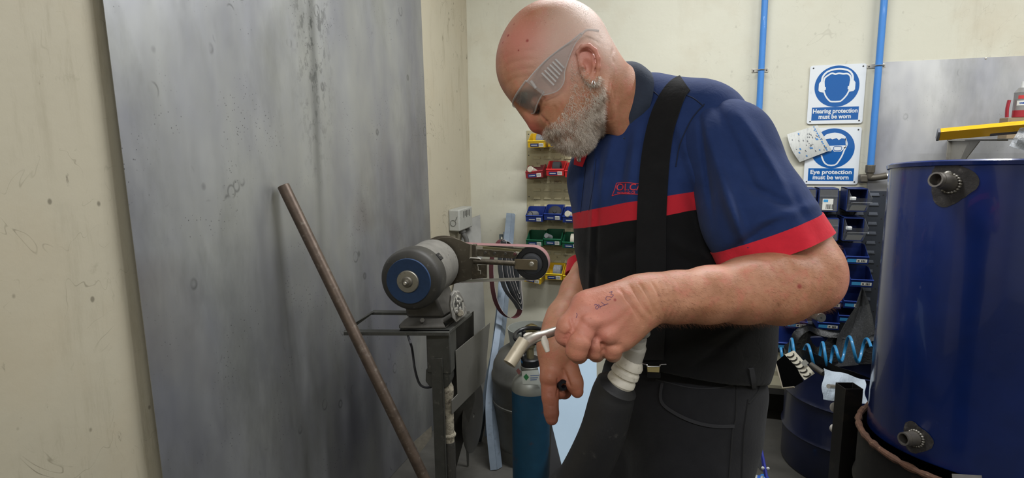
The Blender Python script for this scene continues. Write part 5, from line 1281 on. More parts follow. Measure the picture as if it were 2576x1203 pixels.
spec = [ # colour, front px0, px1, bottom py, tilt, content, label
 ('#c9a21e', 1327, 1373, 371, 0, 'roll', 'yellow bin with a grey roll, top row, left of two'),
 ('#c9a21e', 1378, 1424, 369, 0, 'box', 'yellow bin in the top row, tucked under the beard'),
 ('#7e1f26', 1321, 1368, 453, -.12, 'plug', 'tilted dark red bin at the left end of the red row'),
 ('#b8282a', 1374, 1419, 442, 0, 'black_roll', 'bright red bin with a black roll, middle of the red row'),
 ('#b8282a', 1421, 1466, 446, 0, 'roll', 'red bin with a pale roll, half hidden by the shirt front'),
 ('#1c3074', 1321, 1367, 558, 0, 'tubes', 'blue bin holding a grey tube end, left of the blue row'),
 ('#1c3074', 1368, 1413, 554, 0, 'disc', 'blue bin holding a black flap disc, middle of the blue row'),
 ('#1c3074', 1415, 1460, 560, 0, 'plug', 'blue bin with a cream plug, beside the red chest stripe'),
 ('#175238', 1323, 1367, 619, 0, 'none', 'empty green bin, left of the green row'),
 ('#175238', 1368, 1412, 617, 0, 'tube', 'green bin with a small pipe end, middle of the green row'),
 ('#175238', 1414, 1459, 625, 0, 'white_roll', 'green bin with a white roll, half hidden by the shirt'),
 ('#cfa920', 1317, 1361, 712, .0, 'none', 'askew yellow bin hanging lowest, under the contact wheel'),
 ('#cfa920', 1371, 1415, 704, 0, 'drum', 'yellow bin with a grey abrasive drum, bottom row'),
 ('#cfa920', 1416, 1461, 709, 0, 'black_roll', 'yellow bin at the right end of the bottom row beside the far sleeve')]
protos = {}
m_roll = mat('roll_grey', '#7c7d80', .5, .2, bump=.2, bscale=200); m_blk = mat('abrasive_black', '#2c2c2e', .8, bump=.4, bscale=500); m_pale = mat('pale_fitting', '#b9b3a2', .5)
cont_lab = {'roll': ('grey abrasive roll', m_roll), 'black_roll': ('black abrasive roll', m_blk), 'drum': ('speckled grey abrasive drum', mat('drum_speckle', '#77797c', .8, var=.3, vscale=200, bump=.3, bscale=400)), 'white_roll': ('white paper-edged roll', m_pale), 'plug': ('pale round plug', m_pale), 'tubes': ('grey plastic tube end', m_roll), 'disc': ('black flap disc', m_blk), 'tube': ('small grey pipe end', m_roll), 'box': ('small yellow carton', mat('yellow_carton', '#b59a25', .6))}
for colr, x0, x1, yb, tilt, cont, lab in spec:
    if colr not in protos:
        t = make_bin('parts_bin', lab, 'bin', colr, BW, BD, BH, 'coloured bins on the cream louvre panel'); protos[colr] = t; fresh = True; t['_w'] = BW; t['_d'] = BD
        del t['group']; t['group'] = 'coloured bins on the cream louvre panel'
    else: t = protos[colr]; fresh = False
    rollz = -.14 if 'askew' in lab else (.08 if tilt else 0)
    M = place_bin(t, x0, x1, yb, tilt, .012, -rollz)
    if fresh: t.matrix_world = M; MW[t.name] = M.copy(); root = t
    else: root = dup(t, M, lab)
    c = lambda x, y, z: M @ Vector((x, y, z))
    if cont == 'none': continue
    wl, mm = cont_lab[cont]; where = ' in the '+{442: 'bright red bin, middle of the red row', 446: 'red bin half hidden by the shirt', 371: 'yellow bin at top left', 369: 'yellow bin under the beard', 453: 'tilted dark red bin', 558: 'left blue bin', 554: 'middle blue bin', 560: 'blue bin by the chest stripe', 617: 'middle green bin', 625: 'green bin half hidden by the shirt', 704: 'yellow bin near the contact wheel', 709: 'yellow bin beside the far sleeve'}[yb]
    nm = {'roll': 'abrasive_roll', 'black_roll': 'abrasive_roll', 'white_roll': 'abrasive_roll', 'drum': 'abrasive_drum', 'plug': 'round_plug', 'tubes': 'tube_end', 'tube': 'tube_end', 'disc': 'flap_disc', 'box': 'carton'}[cont]
    mb = MB(); X_ = RM.to_3x3() @ Vector((1, 0, 0))
    if cont in ('roll', 'black_roll', 'drum', 'white_roll'):
        cx = .012 if cont != 'black_roll' else 0; w_ = .042; p0 = c(cx-w_/2, -.055, .040); p1 = c(cx+w_/2, -.055, .040); mb.lathe(p0, p1-p0, [(0, .012), (0, .034), (.002, .036), (w_-.002, .036), (w_, .034), (w_, .012), (0, .012)], 32)
    elif cont == 'plug': p0 = c(-.022, -.112, .050); mb.lathe(p0, RM.to_3x3() @ Vector((.25, .9, -.35)), [(0, 0), (0, .016), (.002, .018), (.06, .018), (.062, .0)], 24)
    elif cont == 'tubes': p0 = c(-.024, -.10, .040); mb.lathe(p0, RM.to_3x3() @ Vector((.2, .9, -.1)), [(0, .014), (0, .020), (.07, .020), (.07, .014), (0, .014)], 28)
    elif cont == 'tube': p0 = c(-.034, -.112, .055); mb.lathe(p0, RM.to_3x3() @ Vector((.3, .9, -.35)), [(0, .007), (0, .014), (.05, .014), (.05, .007), (0, .007)], 20)
    elif cont == 'disc': p0 = c(.006, -.075, .046); mb.lathe(p0, RM.to_3x3() @ Vector((-.1, .8, -.5)), [(-.006, 0), (-.006, .011), (-.001, .012), (0, .03), (.006, .038), (.012, .036), (.012, 0)], 32)
    else: mb.box(c(0, -.05, .035), (.06, .05, .05), RM.to_3x3())
    tag(mb.obj(nm, mm, None), wl+' lying'+where, 'abrasive' if 'roll' in cont or cont in ('disc', 'drum') else 'fitting')
for t in protos.values(): del t['_w'], t['_d']
# ---- right-hand blue bins
BL = '#1a2f70'
spec2 = [(2074, 2126, 664, 'blue bin in the third row, showing left of its neighbour by the elbow', .108), (2128, 2182, 664, 'blue bin with a red scrap inside, right end of the third row', .108),
 (2140, 2192, 722, 'empty blue bin in the fourth row, beside the elbow', .108), (2063, 2112, 775, 'blue bin in the fifth row just under the forearm', .104), (2122, 2176, 776, 'blue bin in the fifth row above the black leather', .108),
 (1978, 2028, 826, 'blue bin lowest on the left, under the elbow', .102), (2056, 2108, 829, 'blue bin under the steel bar end', .104), (2112, 2160, 812, 'blue bin half covered by the speckled leather', .104),
 (1955, 2005, 880, 'dark blue bin in the bottom row, behind the coiled hose at left', .10), (2012, 2064, 884, 'dark blue bin in the bottom row, behind the middle of the coiled hose', .10)]
t0 = None
for x0, x1, yb, lab, off in spec2:
    if t0 is None: t0 = make_bin('parts_bin', lab, 'bin', BL, .098, .15, .082, 'blue bins on the dark louvre panel', None); t0['_w'] = .098; t0['_d'] = .15; root = t0
    M = place_bin(t0, x0, x1, yb, 0, .02)
    if root is t0 and t0.get('_p') is None:
        # front label of this series, light blue with a white card
        yf = lambda z: -.15*.90-.15*.06*(z/(.082*.45))-.0012
        for a, b, z0, z1, mm, nm, o in ((-.043, -.004, .008, .024, mat('label_lightblue', '#3f94c8', .5), 'label_strip', 0), (-.003, .043, .008, .024, m_card, 'barcode_card', 0), (.018, .021, .011, .021, m_ink, 'barcode_line', .0006), (.024, .028, .011, .021, m_ink, 'barcode_line', .0006), (.031, .034, .011, .021, m_ink, 'barcode_line', .0006), (.002, .010, .013, .019, m_ink, 'print_line', .0006)):
            MB().hexa([(a, yf(z0)-o, z0), (b, yf(z0)-o, z0), (b, yf(z0)-o+.0008, z0), (a, yf(z0)-o+.0008, z0), (a, yf(z1)-o, z1), (b, yf(z1)-o, z1), (b, yf(z1)-o+.0008, z1), (a, yf(z1)-o+.0008, z1)]).obj(nm, mm, t0, local=True)
        t0['_p'] = 1; t0.matrix_world = M; MW[t0.name] = M.copy()
    else: dup(t0, M, lab)
for o in list(COL.objects):
    for k in ('_w', '_d', '_p'):
        if k in o: del o[k]
# clear-fronted drawers
m_cdr = thin_clear('clear_drawer', (.86, .88, .9, 1), .08, .08)
def drawer(px0, px1, py0, py1, lab, opened):
    a = Bw(px0, py1, .14); b = Bw(px1, py0, .14); u0, _, z0 = uvz(a); u1, _, z1 = uvz(b)
    t = thing('storage_drawer', lab, 'drawer', room((u0+u1)/2, .012, z0), -YAW, 'clear-fronted drawers under the signs'); th = .003; mb_ = mat('drawer_blue', '#1d2f66', .4)
    rbox(u0, u1, .012, .016, z0, z1).obj('back_wall', mb_, t)
    for u in (u0, u1-th): rbox(u, u+th, .016, .14, z0, z1).obj('side_wall', mb_, t)
    rbox(u0, u1, .016, .14, z0, z0+th).obj('bottom', mb_, t); rbox(u0, u1, .016, .14, z1-th, z1).obj('top', mb_, t)
    rbox(u0+.006, u1-.006, .02, .13, z0+.004, z0+.03).obj('contents', mat('mixed_stock', '#3b3d42', .7, var=.5, vscale=90, bump=.5), t)
    if opened:
        # front tipped forward on its lower edge
        o0, o1 = .14, .185; h = z1-z0
        q = [room(u0+.002, o0, z0+.004), room(u1-.002, o0, z0+.004), room(u1+.012, o1, z0+h*.62), room(u0+.012, o1, z0+h*.62)]
        d = MB().prism(q, -AX*.002).obj('clear_front', m_cdr, t)
        for u in (u0+.003, u1-.001): MB().prism([room(u, .10, z0+.01), room(u, o0, z0+.004), room(u+.010, o1, z0+h*.62), room(u+.004, .13, z0+h*.98), room(u, .10, z0+h*.95)], NL*.0015).obj('clear_side', m_cdr, t)
        MB().tube([room(u0+.012, o1+.006, z0+h*.42), room(u0+.014, o1+.018, z0+h*.45), room(u1+.006, o1+.018, z0+h*.45), room(u1+.008, o1+.006, z0+h*.42)], .0028, 8).obj('handle', m_cdr, d)
        MB().prism([room(u0+.012+.0*1, .1495, z0+h*.06), room(u1-.012, .1495, z0+h*.06), room(u1-.006, .168, z0+h*.30), room(u0+.018, .168, z0+h*.30)], -AX*.0008).obj('barcode_card', mat('card_dull', '#aeb0ae', .6), d)
        rbox(u0+.010, u0+.034, .15, .175, z0+h*.52, z0+h*.66).obj('white_clip', mat('clip_white', '#dcdcd8', .4), t, bev=.002)
    else:
        rbox(u0+.004, u1-.004, .140, .142, z0+.004, z1-.004).obj('clear_front', m_cdr, t)
        rbox(u0+.004, u1-.004, .142, .150, z0+(z1-z0)*.66, z0+(z1-z0)*.70).obj('handle', m_cdr, t)
        cd = rbox(u0+.018, u1-.022, .1422, .1430, z0+.008, z0+(z1-z0)*.56).obj('barcode_card', m_card, t)
        rbox(u0+.022, u0+.042, .1432, .1436, z0+(z1-z0)*.42, z0+(z1-z0)*.53).obj('blue_logo', MATS['label_lightblue'], t)
        for k in range(7): rbox(u0+.034+.0052*k, u0+.0362+.0052*k+(k % 2)*.001, .1432, .1436, z0+.013, z0+(z1-z0)*.32).obj('barcode_line', m_ink, t)
drawer(2057, 2111, 475, 532, 'closed clear-fronted drawer with a barcode card, directly under the eye protection sign', False)
drawer(2127, 2184, 475, 532, 'clear-fronted drawer tipped open, upper one by the steel wall sheet', True)
drawer(2058, 2112, 550, 605, 'closed clear-fronted drawer half behind the red sleeve cuff', False)
drawer(2117, 2175, 549, 606, 'clear-fronted drawer tipped open, lower one beside the cuff', True)
drawer(2022, 2055, 475, 532, 'closed blue drawer partly behind the shoulder, left end of the top row', False)
# red scrap in a bin
q = Bw(2143, 650, .10); tag(MB().ball(q, (.016, .02, .01), RM.to_3x3(), 14, 8).obj('bottle_cap', mat('red_plastic', '#a8262a', .4), None), 'small red plastic cap lying in the third-row blue bin', 'cap')
# ================================================================== signs, pipes, wall sheet, drums and clutter on the right
def wallquad(name, m, pts, off, th, parent=None, bev=0):     # polygon on the back wall given in pixels
    q = [Bw(x, y, off) for x, y in pts]; return MB().prism(q, -AX*th).obj(name, m, parent, bev=bev)
def frame_uv(px0, py0, px1, py1, off):
    a = Bw(px0, py0, off); b = Bw(px1, py1, off); return a, b
m_sg = mat('sign_white', '#d8dcdf', .18, coat=.6, dirt='#9a9c9a', dscale=12, dth=(.6, .75), damt=.3); m_sb = mat('sign_blue', '#1c5a9e', .2, coat=.6)
def sign(label, tl, br, lines, kind):
    u0, _, z1 = uvz(Bw(*tl)); u1, _, z0 = uvz(Bw(*br)); W = u1-u0; Hh = z1-z0; cu = (u0+u1)/2
    t = thing('safety_sign', label, 'sign', room(cu, .004, z0), -YAW); o = .004
    def pt(x, y, d=0): return room(cu+x*W, o+.0035+d, z0+y*Hh)
    r = .05; pts = []
    for cx, cy, a0 in ((.5-r, r*.75, -90), (.5-r, 1-r*.75, 0), (-.5+r, 1-r*.75, 90), (-.5+r, r*.75, 180)):
        for k in range(6): a = math.radians(a0+18*k); pts.append(pt(cx+r*math.cos(a), cy+r*.75*math.sin(a)))
    MB().prism(pts, AX*.003).obj('sign_board', m_sg, t)
    asp = W/Hh
    cy = .635; rad = .40
    MB().prism([pt(rad*math.cos(a), cy+rad*asp*math.sin(a), .0004) for a in [i*6.2832/56 for i in range(56)]], AX*.0004).obj('blue_disc', m_sb, t)
    MB().prism([pt(-.42, .06, .0004), pt(.42, .06, .0004), pt(.42, .285, .0004), pt(-.42, .285, .0004)], AX*.0004).obj('caption_panel', m_sb, t)
    def S(x, y): return pt(x, cy+y*asp, .0012)
    def line(pp, wd, name='head_outline', closed=False, n=4):
        c = spline([Vector((a, b, 0)) for a, b in pp], n, closed); L = len(c); outer = []; inner = []
        for i, p in enumerate(c):
            if closed: d = c[(i+1) % L]-c[i-1]
            else: d = c[min(i+1, L-1)]-c[max(i-1, 0)]
            d.normalize(); s = Vector((-d.y, d.x, 0))*wd/2; outer.append(S(p.x+s.x, p.y+s.y)); inner.append(S(p.x-s.x, p.y-s.y))
        b = MB(); b.v = outer+inner; b.f = [(i, (i+1) % L, L+(i+1) % L, L+i) for i in range(L if closed else L-1)]
        b.obj(name, m_sg, t)
    def poly(pp, name, m=m_sg, d=.0012): MB().prism([pt(x, cy+y*asp, d) for x, y in pp], AX*.0005).obj(name, m, t)
    if kind == 'ear':
        line([(-.235, -.06), (-.19, -.18), (-.12, -.27), (-.07, -.295), (.06, -.295), (.11, -.27), (.19, -.17), (.235, -.05)], .028, n=2)
        line([(-.24, .10), (-.225, .17), (-.16, .225), (-.10, .255), (-.04, .235), (.02, .25), (.10, .235), (.17, .235), (.225, .19), (.245, .10)], .03)
        line([(-.275, .10), (-.26, .20), (-.19, .285), (-.08, .325), (.02, .335), (.12, .32), (.21, .28), (.265, .20), (.275, .10)], .034, 'headband')
        poly([(-.325, .06), (-.30, .10), (-.225, .10), (-.215, -.0), (-.195, -.01), (-.195, -.06), (-.215, -.07), (-.225, -.115), (-.30, -.10), (-.325, -.07)], 'ear_cup', m_sg, .0018)
        poly([(.325, .06), (.30, .10), (.225, .10), (.215, -.0), (.195, -.01), (.195, -.06), (.215, -.07), (.225, -.115), (.30, -.10), (.325, -.07)], 'ear_cup', m_sg, .0018)
    else:
        line([(-.20, -.13), (-.15, -.26), (-.07, -.335), (.06, -.335), (.12, -.27), (.18, -.15), (.21, -.05), (.235, .02)], .028, n=2)
        poly([(-.24, .12), (-.22, .20), (-.12, .29), (.02, .315), (.14, .29), (.22, .235), (.245, .10), (.235, .06), (.215, .19), (.15, .20), (.10, .165), (.06, .205), (-.02, .18), (-.05, .20), (-.13, .185), (-.20, .15)], 'hair_shape')
        line([(.205, .0), (.24, .03), (.255, .09), (.22, .20)], .024)
        poly([(-.22, .045), (.20, .06), (.255, .055), (.225, .02), (.20, -.02), (.155, -.065), (.03, -.065), (.0, -.02), (-.03, -.06), (-.17, -.06), (-.21, -.02)], 'goggles')
        line([(.03, .035), (.14, .035), (.165, .02), (.155, -.035), (.13, -.045), (.045, -.045), (.02, -.01)], .010, 'goggle_line', True, 3)
        tt2 = [o for o in COL.objects if o.name.startswith('goggle_line')][-1]; tt2.data.materials[0] = m_sb
        for v in tt2.data.vertices: v.co += Vector((0, 0, 0))
        tt2.location = MW[t.name].to_3x3().inverted() @ (-AX*.0008)
    for k, s_ in enumerate(lines):
        vs, fs = text_pts(s_, .080*Hh*1.28, bold=.03); xs = [v.x for v in vs]; want = (.80, .58)[k] if kind == 'ear' else (.76, .66)[k]
        sc = want*W/(max(xs)-min(xs)); mid = (max(xs)+min(xs))/2
        MB().add([room(cu+(v.x-mid)*sc, o+.0048, z0+Hh*(.185-.095*k)+v.y) for v in vs], fs).obj('caption_text', m_sg, t)
    for x, y in ((-.44, .955), (.44, .955), (-.44, .045), (.44, .045)):
        MB().cyl(pt(x, y, -.001), pt(x, y, .0015), .0035, seg=10).obj('screw', m_ink, t)
    return t
# signs are square to the wall; corners taken along their own edges
sign('blue and white sign reading Hearing protection must be worn, the upper of two', (2038, 166), (2168, 310), ('Hearing protection', 'must be worn'), 'ear')
sign('blue and white sign reading Eye protection must be worn, partly covered by paper', (2029, 322), (2156, 464), ('Eye protection', 'must be worn'), 'eye')
# paper pushed behind the sign corner
g = []
co = [(1980, 338), (2056, 315), (2092, 377), (2012, 408)]
for i in range(13):
    s = i/12; row = []
    for k in range(9):
        v = k/8; x = (co[0][0]*(1-s)+co[1][0]*s)*(1-v)+(co[3][0]*(1-s)+co[2][0]*s)*v; y = (co[0][1]*(1-s)+co[1][1]*s)*(1-v)+(co[3][1]*(1-s)+co[2][1]*s)*v
        row.append(Bw(x-6*math.sin(v*3.1)*(1-s), y, .016+.020*math.sin(v*2.8)*(.4+.6*(1-s))))
    g.append(row)
npp = NT('worn_paper'); pc = npp.mix(npp.ramp(npp.noise(90, 5, .7, stretch=(1, 1, .3)), .5, .8), srgb('#c3c4bf'), srgb('#999b9b')); npp.color(pc); npp.set(rough=.6)
pap = thing('instruction_leaflet', 'crumpled white printed leaflet tucked over the corner of the eye protection sign', 'leaflet', Bw(2035, 405, .02))
MB().sheet(g, .0006).obj('paper', npp.m, pap)
def on_grid(s, v, off):
    i, k = min(11, int(s*12)), min(7, int(v*8)); a, b = s*12-i, v*8-k
    return (g[i][k]*(1-a)+g[i+1][k]*a)*(1-b)+(g[i][k+1]*(1-a)+g[i+1][k+1]*a)*b - AX*off
rngp = random.Random(3)
for col_, n_, w_ in (('#3f7fc0', 22, .035), ('#55585e', 26, .018)):
    for j in range(n_):
        s0 = (.86 if col_ == '#3f7fc0' and j < 12 else rngp.uniform(.08, .92)); v0 = (j/12 if col_ == '#3f7fc0' and j < 12 else rngp.uniform(.05, .9)); L_ = rngp.uniform(.03, .07)
        MB().add([on_grid(s0, v0, .0022), on_grid(min(.99, s0+w_), v0, .0022), on_grid(min(.99, s0+w_), min(.99, v0+L_), .0022), on_grid(s0, min(.99, v0+L_), .0022)], [(0, 1, 2, 3)]).obj('printed_mark', mat('print'+col_, col_, .6), pap)
# ---- compressed-air pipes
m_pipe = mat('blue_pipe', '#3f7fc6', .35, coat=.2, var=.04)
def vpipe(px, pyb, lab, zb=None):
    a = Bw(px, pyb, .035); u, _, z = uvz(a); zb = zb if zb is not None else z
    t = thing('air_pipe', lab, 'pipe', room(u, .035, zb), -YAW)
    MB().lathe(room(u, .035, zb), ZV, [(0, .0155), (ZC-zb-.001, .0155)], 24).obj('pipe', m_pipe, t); return t, u
def clip(t, u, py, px):
    z = Bw(px, py, .035).z
    rg = [room(u+.0175*math.cos(a), .035+.0175*math.sin(a), z) for a in [i*6.283/24 for i in range(24)]]
    MB().tube(rg, .0045, 8, closed=True, flat=.5).obj('clip_ring', m_galv, t)
    rbox(u-.042, u+.036, .001, .004, z-.009, z+.011).obj('clip_plate', m_galv, t, bev=.001)
    for s in (-.034, .028): MB().cyl(room(u+s, .004, z), room(u+s, .007, z), .004, seg=8).obj('clip_screw', m_dark, t)
t, u = vpipe(1898, 500, 'blue air pipe running down behind the near shoulder'); clip(t, u, 176, 1906)
t, u = vpipe(2190, 416, 'blue air pipe with a brass elbow at its foot, beside the signs'); clip(t, u, 165, 2206)
ez = Bw(2190, 416, .035).z; m_fit = mat('bronze_fitting', '#5f5a50', .5, .5, dirt='#3a362f', dscale=50)
pf = thing('pipe_elbow', 'dark bronze elbow fitting with hose tail at the foot of the blue pipe', 'pipe fitting', room(u, .035, ez-.06), -YAW)
MB().lathe(room(u, .035, ez-.036), ZV, [(0, .019), (.001, .022), (.036, .022), (.038, .018)], 8).obj('union_nut', m_fit, pf, bev=.001)
MB().tube(spline([room(u, .035, ez-.03), room(u, .035, ez-.055), room(u+.004, .035, ez-.06), room(u+.03, .04, ez-.058), room(u+.07, .045, ez-.05)], 5), .0165, 16).obj('elbow_body', m_fit, pf)
rbox(u-.045, u-.005, .002, .045, ez-.085, ez-.045).obj('wall_flange', m_fit, pf, bev=.008)
MB().tube([room(u+.06, .045, ez-.052), room(u+.078, .046, ez-.049), room(u+.085, .047, ez-.047)], .0125, 8).obj('hose_barb', m_galv, pf)
MB().tube(spline([room(u+.08, .047, ez-.048), room(u+.12, .055, ez-.042), room(u+.17, .07, ez-.055), room(u+.24, .09, ez-.12), room(u+.26, .1, ez-.30)], 6), .008, 12).obj('hose_tail', mat('grey_hose', '#6b6a68', .6), pf)
# ---- steel sheet on the back wall at right
u0, _, z1 = uvz(Bw(2207, 157)); u1 = W_U-.02
ws = thing('steel_sheet', 'steel splash sheet on the back wall behind the blue drum', 'metal sheet', room((u0+u1)/2, .002, .3), -YAW)
rbox(u0, u1, .001, .0028, .30, z1).obj('sheet_panel', steel('back_sheet_steel', '#d4d4d2', .42, .5), ws)
for (px, py) in ((2222, 162), (2225, 820), (2480, 147)): MB().lathe(Bw(px, py, .0028), -AX, [(0, .004), (.002, .004), (.003, .002), (.003, 0)], 12).obj('rivet', m_galv, ws)
# low bench behind, with a dark gap underneath
zb_ = Bw(1960, 975, .0).z
# ---- shelf bracket, level, can, box, bag
m_yel = mat('level_yellow', '#d8a318', .4, coat=.3, dirt='#6b5a28', dscale=30, dth=(.6, .72), damt=.5)
la, lb = P(2364, 338, 2.36), P(2650, 312, 2.20); ld = (lb-la).normalized()
lv = thing('spirit_level', 'yellow spirit level with a grey end cap, resting on the right wall bracket', 'spirit level', la-ZV*.04)
sy = ZV.cross(ld).normalized(); sy = sy if sy.dot(F) > 0 else -sy
lh_ = ZV*.80-sy*.60; lw_ = sy*.80+ZV*.60
def lbar(a, b, h0, h1, w0, w1): return MB().hexa([p+lw_*w+lh_*h for h in (h0, h1) for p, w in ((a, w0), (b, w0), (b, w1), (a, w1))])
lbar(la, lb, -.022, .020, -.012, .012).obj('level_body', m_yel, lv, bev=.001)
lbar(la-ld*.010, la, -.024, .022, -.0135, .0135).obj('end_cap', mat('cap_grey', '#6b6c70', .5), lv, bev=.003)
lbar(la+ld*.16, lb, -.0215, -.010, -.0128, -.011).obj('dark_inlay', mat('inlay', '#4d4a50', .5), lv)
br = thing('shelf_bracket', 'pale worn steel shelf bracket under the yellow level', 'bracket', Bw(2520, 400, .02))
p0 = P(2521, 352, 2.34); pw = Bw(2515, 395, .003)
rb2 = onplane(2521, 352, ZV, la.z-.024)
topb = la.z-.023
ub = uvz(P(2522, 350, 2.36))[0]; vb_ = uvz(P(2522, 350, 2.36))[1]
rbox(ub-.018, ub+.018, .003, .50, topb-.006, topb).obj('arm', mat('bracket_paint', '#a09c92', .5, .3, dirt='#5b3f30', dscale=30, damt=.6), br, bev=.001)
rbox(ub-.018, ub+.018, .003, .009, topb-.26, topb).obj('wall_leg', MATS['bracket_paint'], br, bev=.001)
MB().prism([room(ub-.002, .009, topb-.20), room(ub-.002, .30, topb-.006), room(ub-.002, .009, topb-.006)], NL*.004).obj('gusset', MATS['bracket_paint'], br)
rbox(ub-.10, W_U-.01, .20, .62, topb+.0, topb+.0015).obj('shelf_plate', m_dsteel, None, bev=0)
sp_ = [o for o in COL.objects if o.name.startswith('shelf_plate')][0]; tag(sp_, 'dark steel shelf plate lying on the bracket under the level', 'shelf')
def shelf_at(px, D): 
    p = P(px, 340, D); return Vector((p.x, p.y, topb+.0015))
sx_ = shelf_at(2562, 2.58)
tag(MB().box(sx_+ZV*.045, (.12, .08, .089), RM.to_3x3()).obj('cardboard_box', mat('kraft', '#8d7b62', .8, dirt='#4d463c', dscale=30), None, bev=.002), 'small dusty cardboard box behind the yellow level', 'box')
cb_ = sx_+ZV*.0905
cn = thing('spray_can', 'red and grey spray can standing on the dusty box', 'spray can', cb_)
MB().lathe(cb_, ZV, [(0, .028), (.002, .031), (.03, .031)], 28).obj('red_base', mat('can_red', '#a32f38', .4, .3), cn)
MB().lathe(cb_, ZV, [(.03, .031), (.10, .031), (.105, .032), (.11, .028), (.125, .018)], 28).obj('can_body', mat('can_grey', '#9a9896', .35, .5, dirt='#55524e', dscale=40), cn)
MB().lathe(cb_, ZV, [(.125, .012), (.15, .011), (.152, .0)], 16).obj('nozzle', mat('nozzle_white', '#d0d0cc', .4), cn)
fcn = (CP-cb_); fcn.z = 0; fcn.normalize(); sc_ = ZV.cross(fcn)
def canpatch(a0, a1, h0, h1, nm, mm):
    g_ = [[cb_+fcn*(.0316*math.cos(a))+sc_*(.0316*math.sin(a))+ZV*h for h in (h0, h1)] for a in [a0+(a1-a0)*i/8 for i in range(9)]]; MB().sheet(g_).obj(nm, mm, cn)
canpatch(-.5, .9, .078, .092, 'red_label', mat('label_red', '#c03a3a', .4)); canpatch(-.6, .9, .05, .07, 'white_label', m_card); canpatch(-.3, .6, .056, .064, 'blue_label', mat('label_blue', '#2e4c8f', .4))
rn = thing('red_tool_handle', 'red plastic handle standing beside the spray can', 'handle', sx_+NL*-.045+ZV*.09)
MB().tube(spline([sx_-NL*.05+ZV*.092, sx_-NL*.052+ZV*.13, sx_-NL*.048+ZV*.165], 5), .010, 12, flat=.6).obj('grip', mat('handle_red', '#98222e', .4), rn)
# plastic bag hanging over the level
bagp = [(2576+30, 318), (2564, 322), (2556, 340), (2537, 369), (2555, 378), (2575, 384), (2606, 386)]
m_bag = thin_clear('bag_film', (.8, .82, .84, 1), .30, .15, (.75, .77, .8, 1), 1.6, 40)
gg = []
for i in range(13):
    s = i/12; row = []
    for k in range(13):
        v = k/12; x = (2566*(1-s)+2626*s)*(1-v)+(2538*(1-s)+2616*s)*v; y = (322*(1-s)+318*s)*(1-v)+(368*(1-s)+392*s)*v
        row.append(P(x, y, 2.15+.010*math.sin(s*9+v*4)+.008*math.sin(v*11-s*5)))
    gg.append(row)
tag(MB().sheet(gg, .0008).obj('plastic_bag', m_bag, None), 'crinkled clear plastic bag hanging over the front of the yellow level', 'plastic bag')
# ---- blue drum and the black drum under it
dB = W(1.39, 1.625, .56); dn = W(.051, .081, 1).normalized(); Rd, Hd = .31, .812
nbd = NT('drum_blue'); cb1 = nbd.mix(nbd.ramp(nbd.noise(3, 4, .6), .3, .7), srgb('#0c1f50'), srgb('#11296a'))
cb1 = nbd.mix(nbd.math('MULTIPLY', nbd.ramp(nbd.noise(26, 8, .75, off=(2, 6, 1)), .70, .76), .5), cb1, srgb('#6c7aa0'))
nbd.color(cb1); nbd.set(rough=nbd.ramp(nbd.noise(5, 5, .6), .3, .7, .16, .30), coat=.35, spec=.5); nbd.bump(nbd.noise(2.2, 2, .5), .35, .02); nbd.bump(nbd.noise(30, 3, .5), .04, .002)
dr = thing('steel_drum', 'large shiny blue steel drum with two welded pipe stubs, standing in the black drum', 'drum', dB)
MB().lathe(dB, dn, [(0, Rd-.012), (.002, Rd-.002), (.006, Rd), (Hd-.014, Rd), (Hd-.012, Rd+.005), (Hd-.002, Rd+.007), (Hd+.002, Rd+.003), (Hd+.002, Rd-.004), (Hd-.014, Rd-.005), (.02, Rd-.004), (.02, 0)], 128).obj('drum_shell', nbd.m, dr)
def on_drum(px, py):
    d = ray(px, py).normalized(); o = CP-dB; dp = d-dn*d.dot(dn); op = o-dn*o.dot(dn); a = dp.dot(dp); b = 2*dp.dot(op); c = op.dot(op)-Rd*Rd; q = b*b-4*a*c
    p = CP+d*((-b-math.sqrt(max(q, 0)))/(2*a)); nn = (p-dB)-dn*(p-dB).dot(dn); return p, nn.normalized()
m_soot = mat('weld_soot', '#33302f', .7, .3, var=.3, vscale=60, dirt='#6f6a66', dscale=50, dth=(.55, .7), damt=.6, bump=.5, bscale=120)
m_weld = mat('weld_bead', '#7d7972', .4, .8, var=.3, vscale=90, bump=.6, bscale=200)
m_stub = mat('stub_steel', '#75706a', .45, .7, dirt='#3b3734', dscale=60, bump=.2)
def stub(wx, wy, ex, ey, r, plate_r, L, lean):
    p, nn = on_drum(wx, wy); a, b, _ = basis(nn); rr = random.Random(wx)
    pts = [p+(a*math.cos(t)+b*math.sin(t))*plate_r*(1+.14*math.sin(3*t+1)+.06*rr.random()) for t in [i*6.283/36 for i in range(36)]]
    cg = [[p+nn*.0012+(q-p)*k*1.0 for k in (0.0, .5, 1.0)] for q in pts+pts[:1]]
    def prj(q): v = (q-dB); h = v.dot(dn); w_ = (v-dn*h).normalized(); return dB+dn*h+w_*(Rd+.0015)
    MB().sheet([[prj(q) for q in row] for row in cg]).obj('heat_mark', m_soot, dr)
    ax_ = (nn+lean).normalized(); MB().lathe(p-nn*.004, ax_, [(0, r), (L-.012, r), (L-.012, r*.93), (L, r*.93), (L, r*.72), (L-.03, r*.70), (L-.03, 0)], 32).obj('pipe_stub', m_stub, dr)
    wd = MB()
    for t in [i*6.283/20 for i in range(20)]: wd.ball(prj(p+(a*math.cos(t)+b*math.sin(t))*r*1.12)+nn*.002, (r*.24, r*.24, r*.2), None, 8, 6)
    wb = wd.obj('weld_beads', m_weld, dr); wb['kind'] = 'stuff'
stub(2392, 462, 2365, 450, .021, .055, .065, RR*-.15+UU*.15)
stub(2305, 1103, 2275, 1105, .019, .040, .050, RR*-.25+UU*.05)
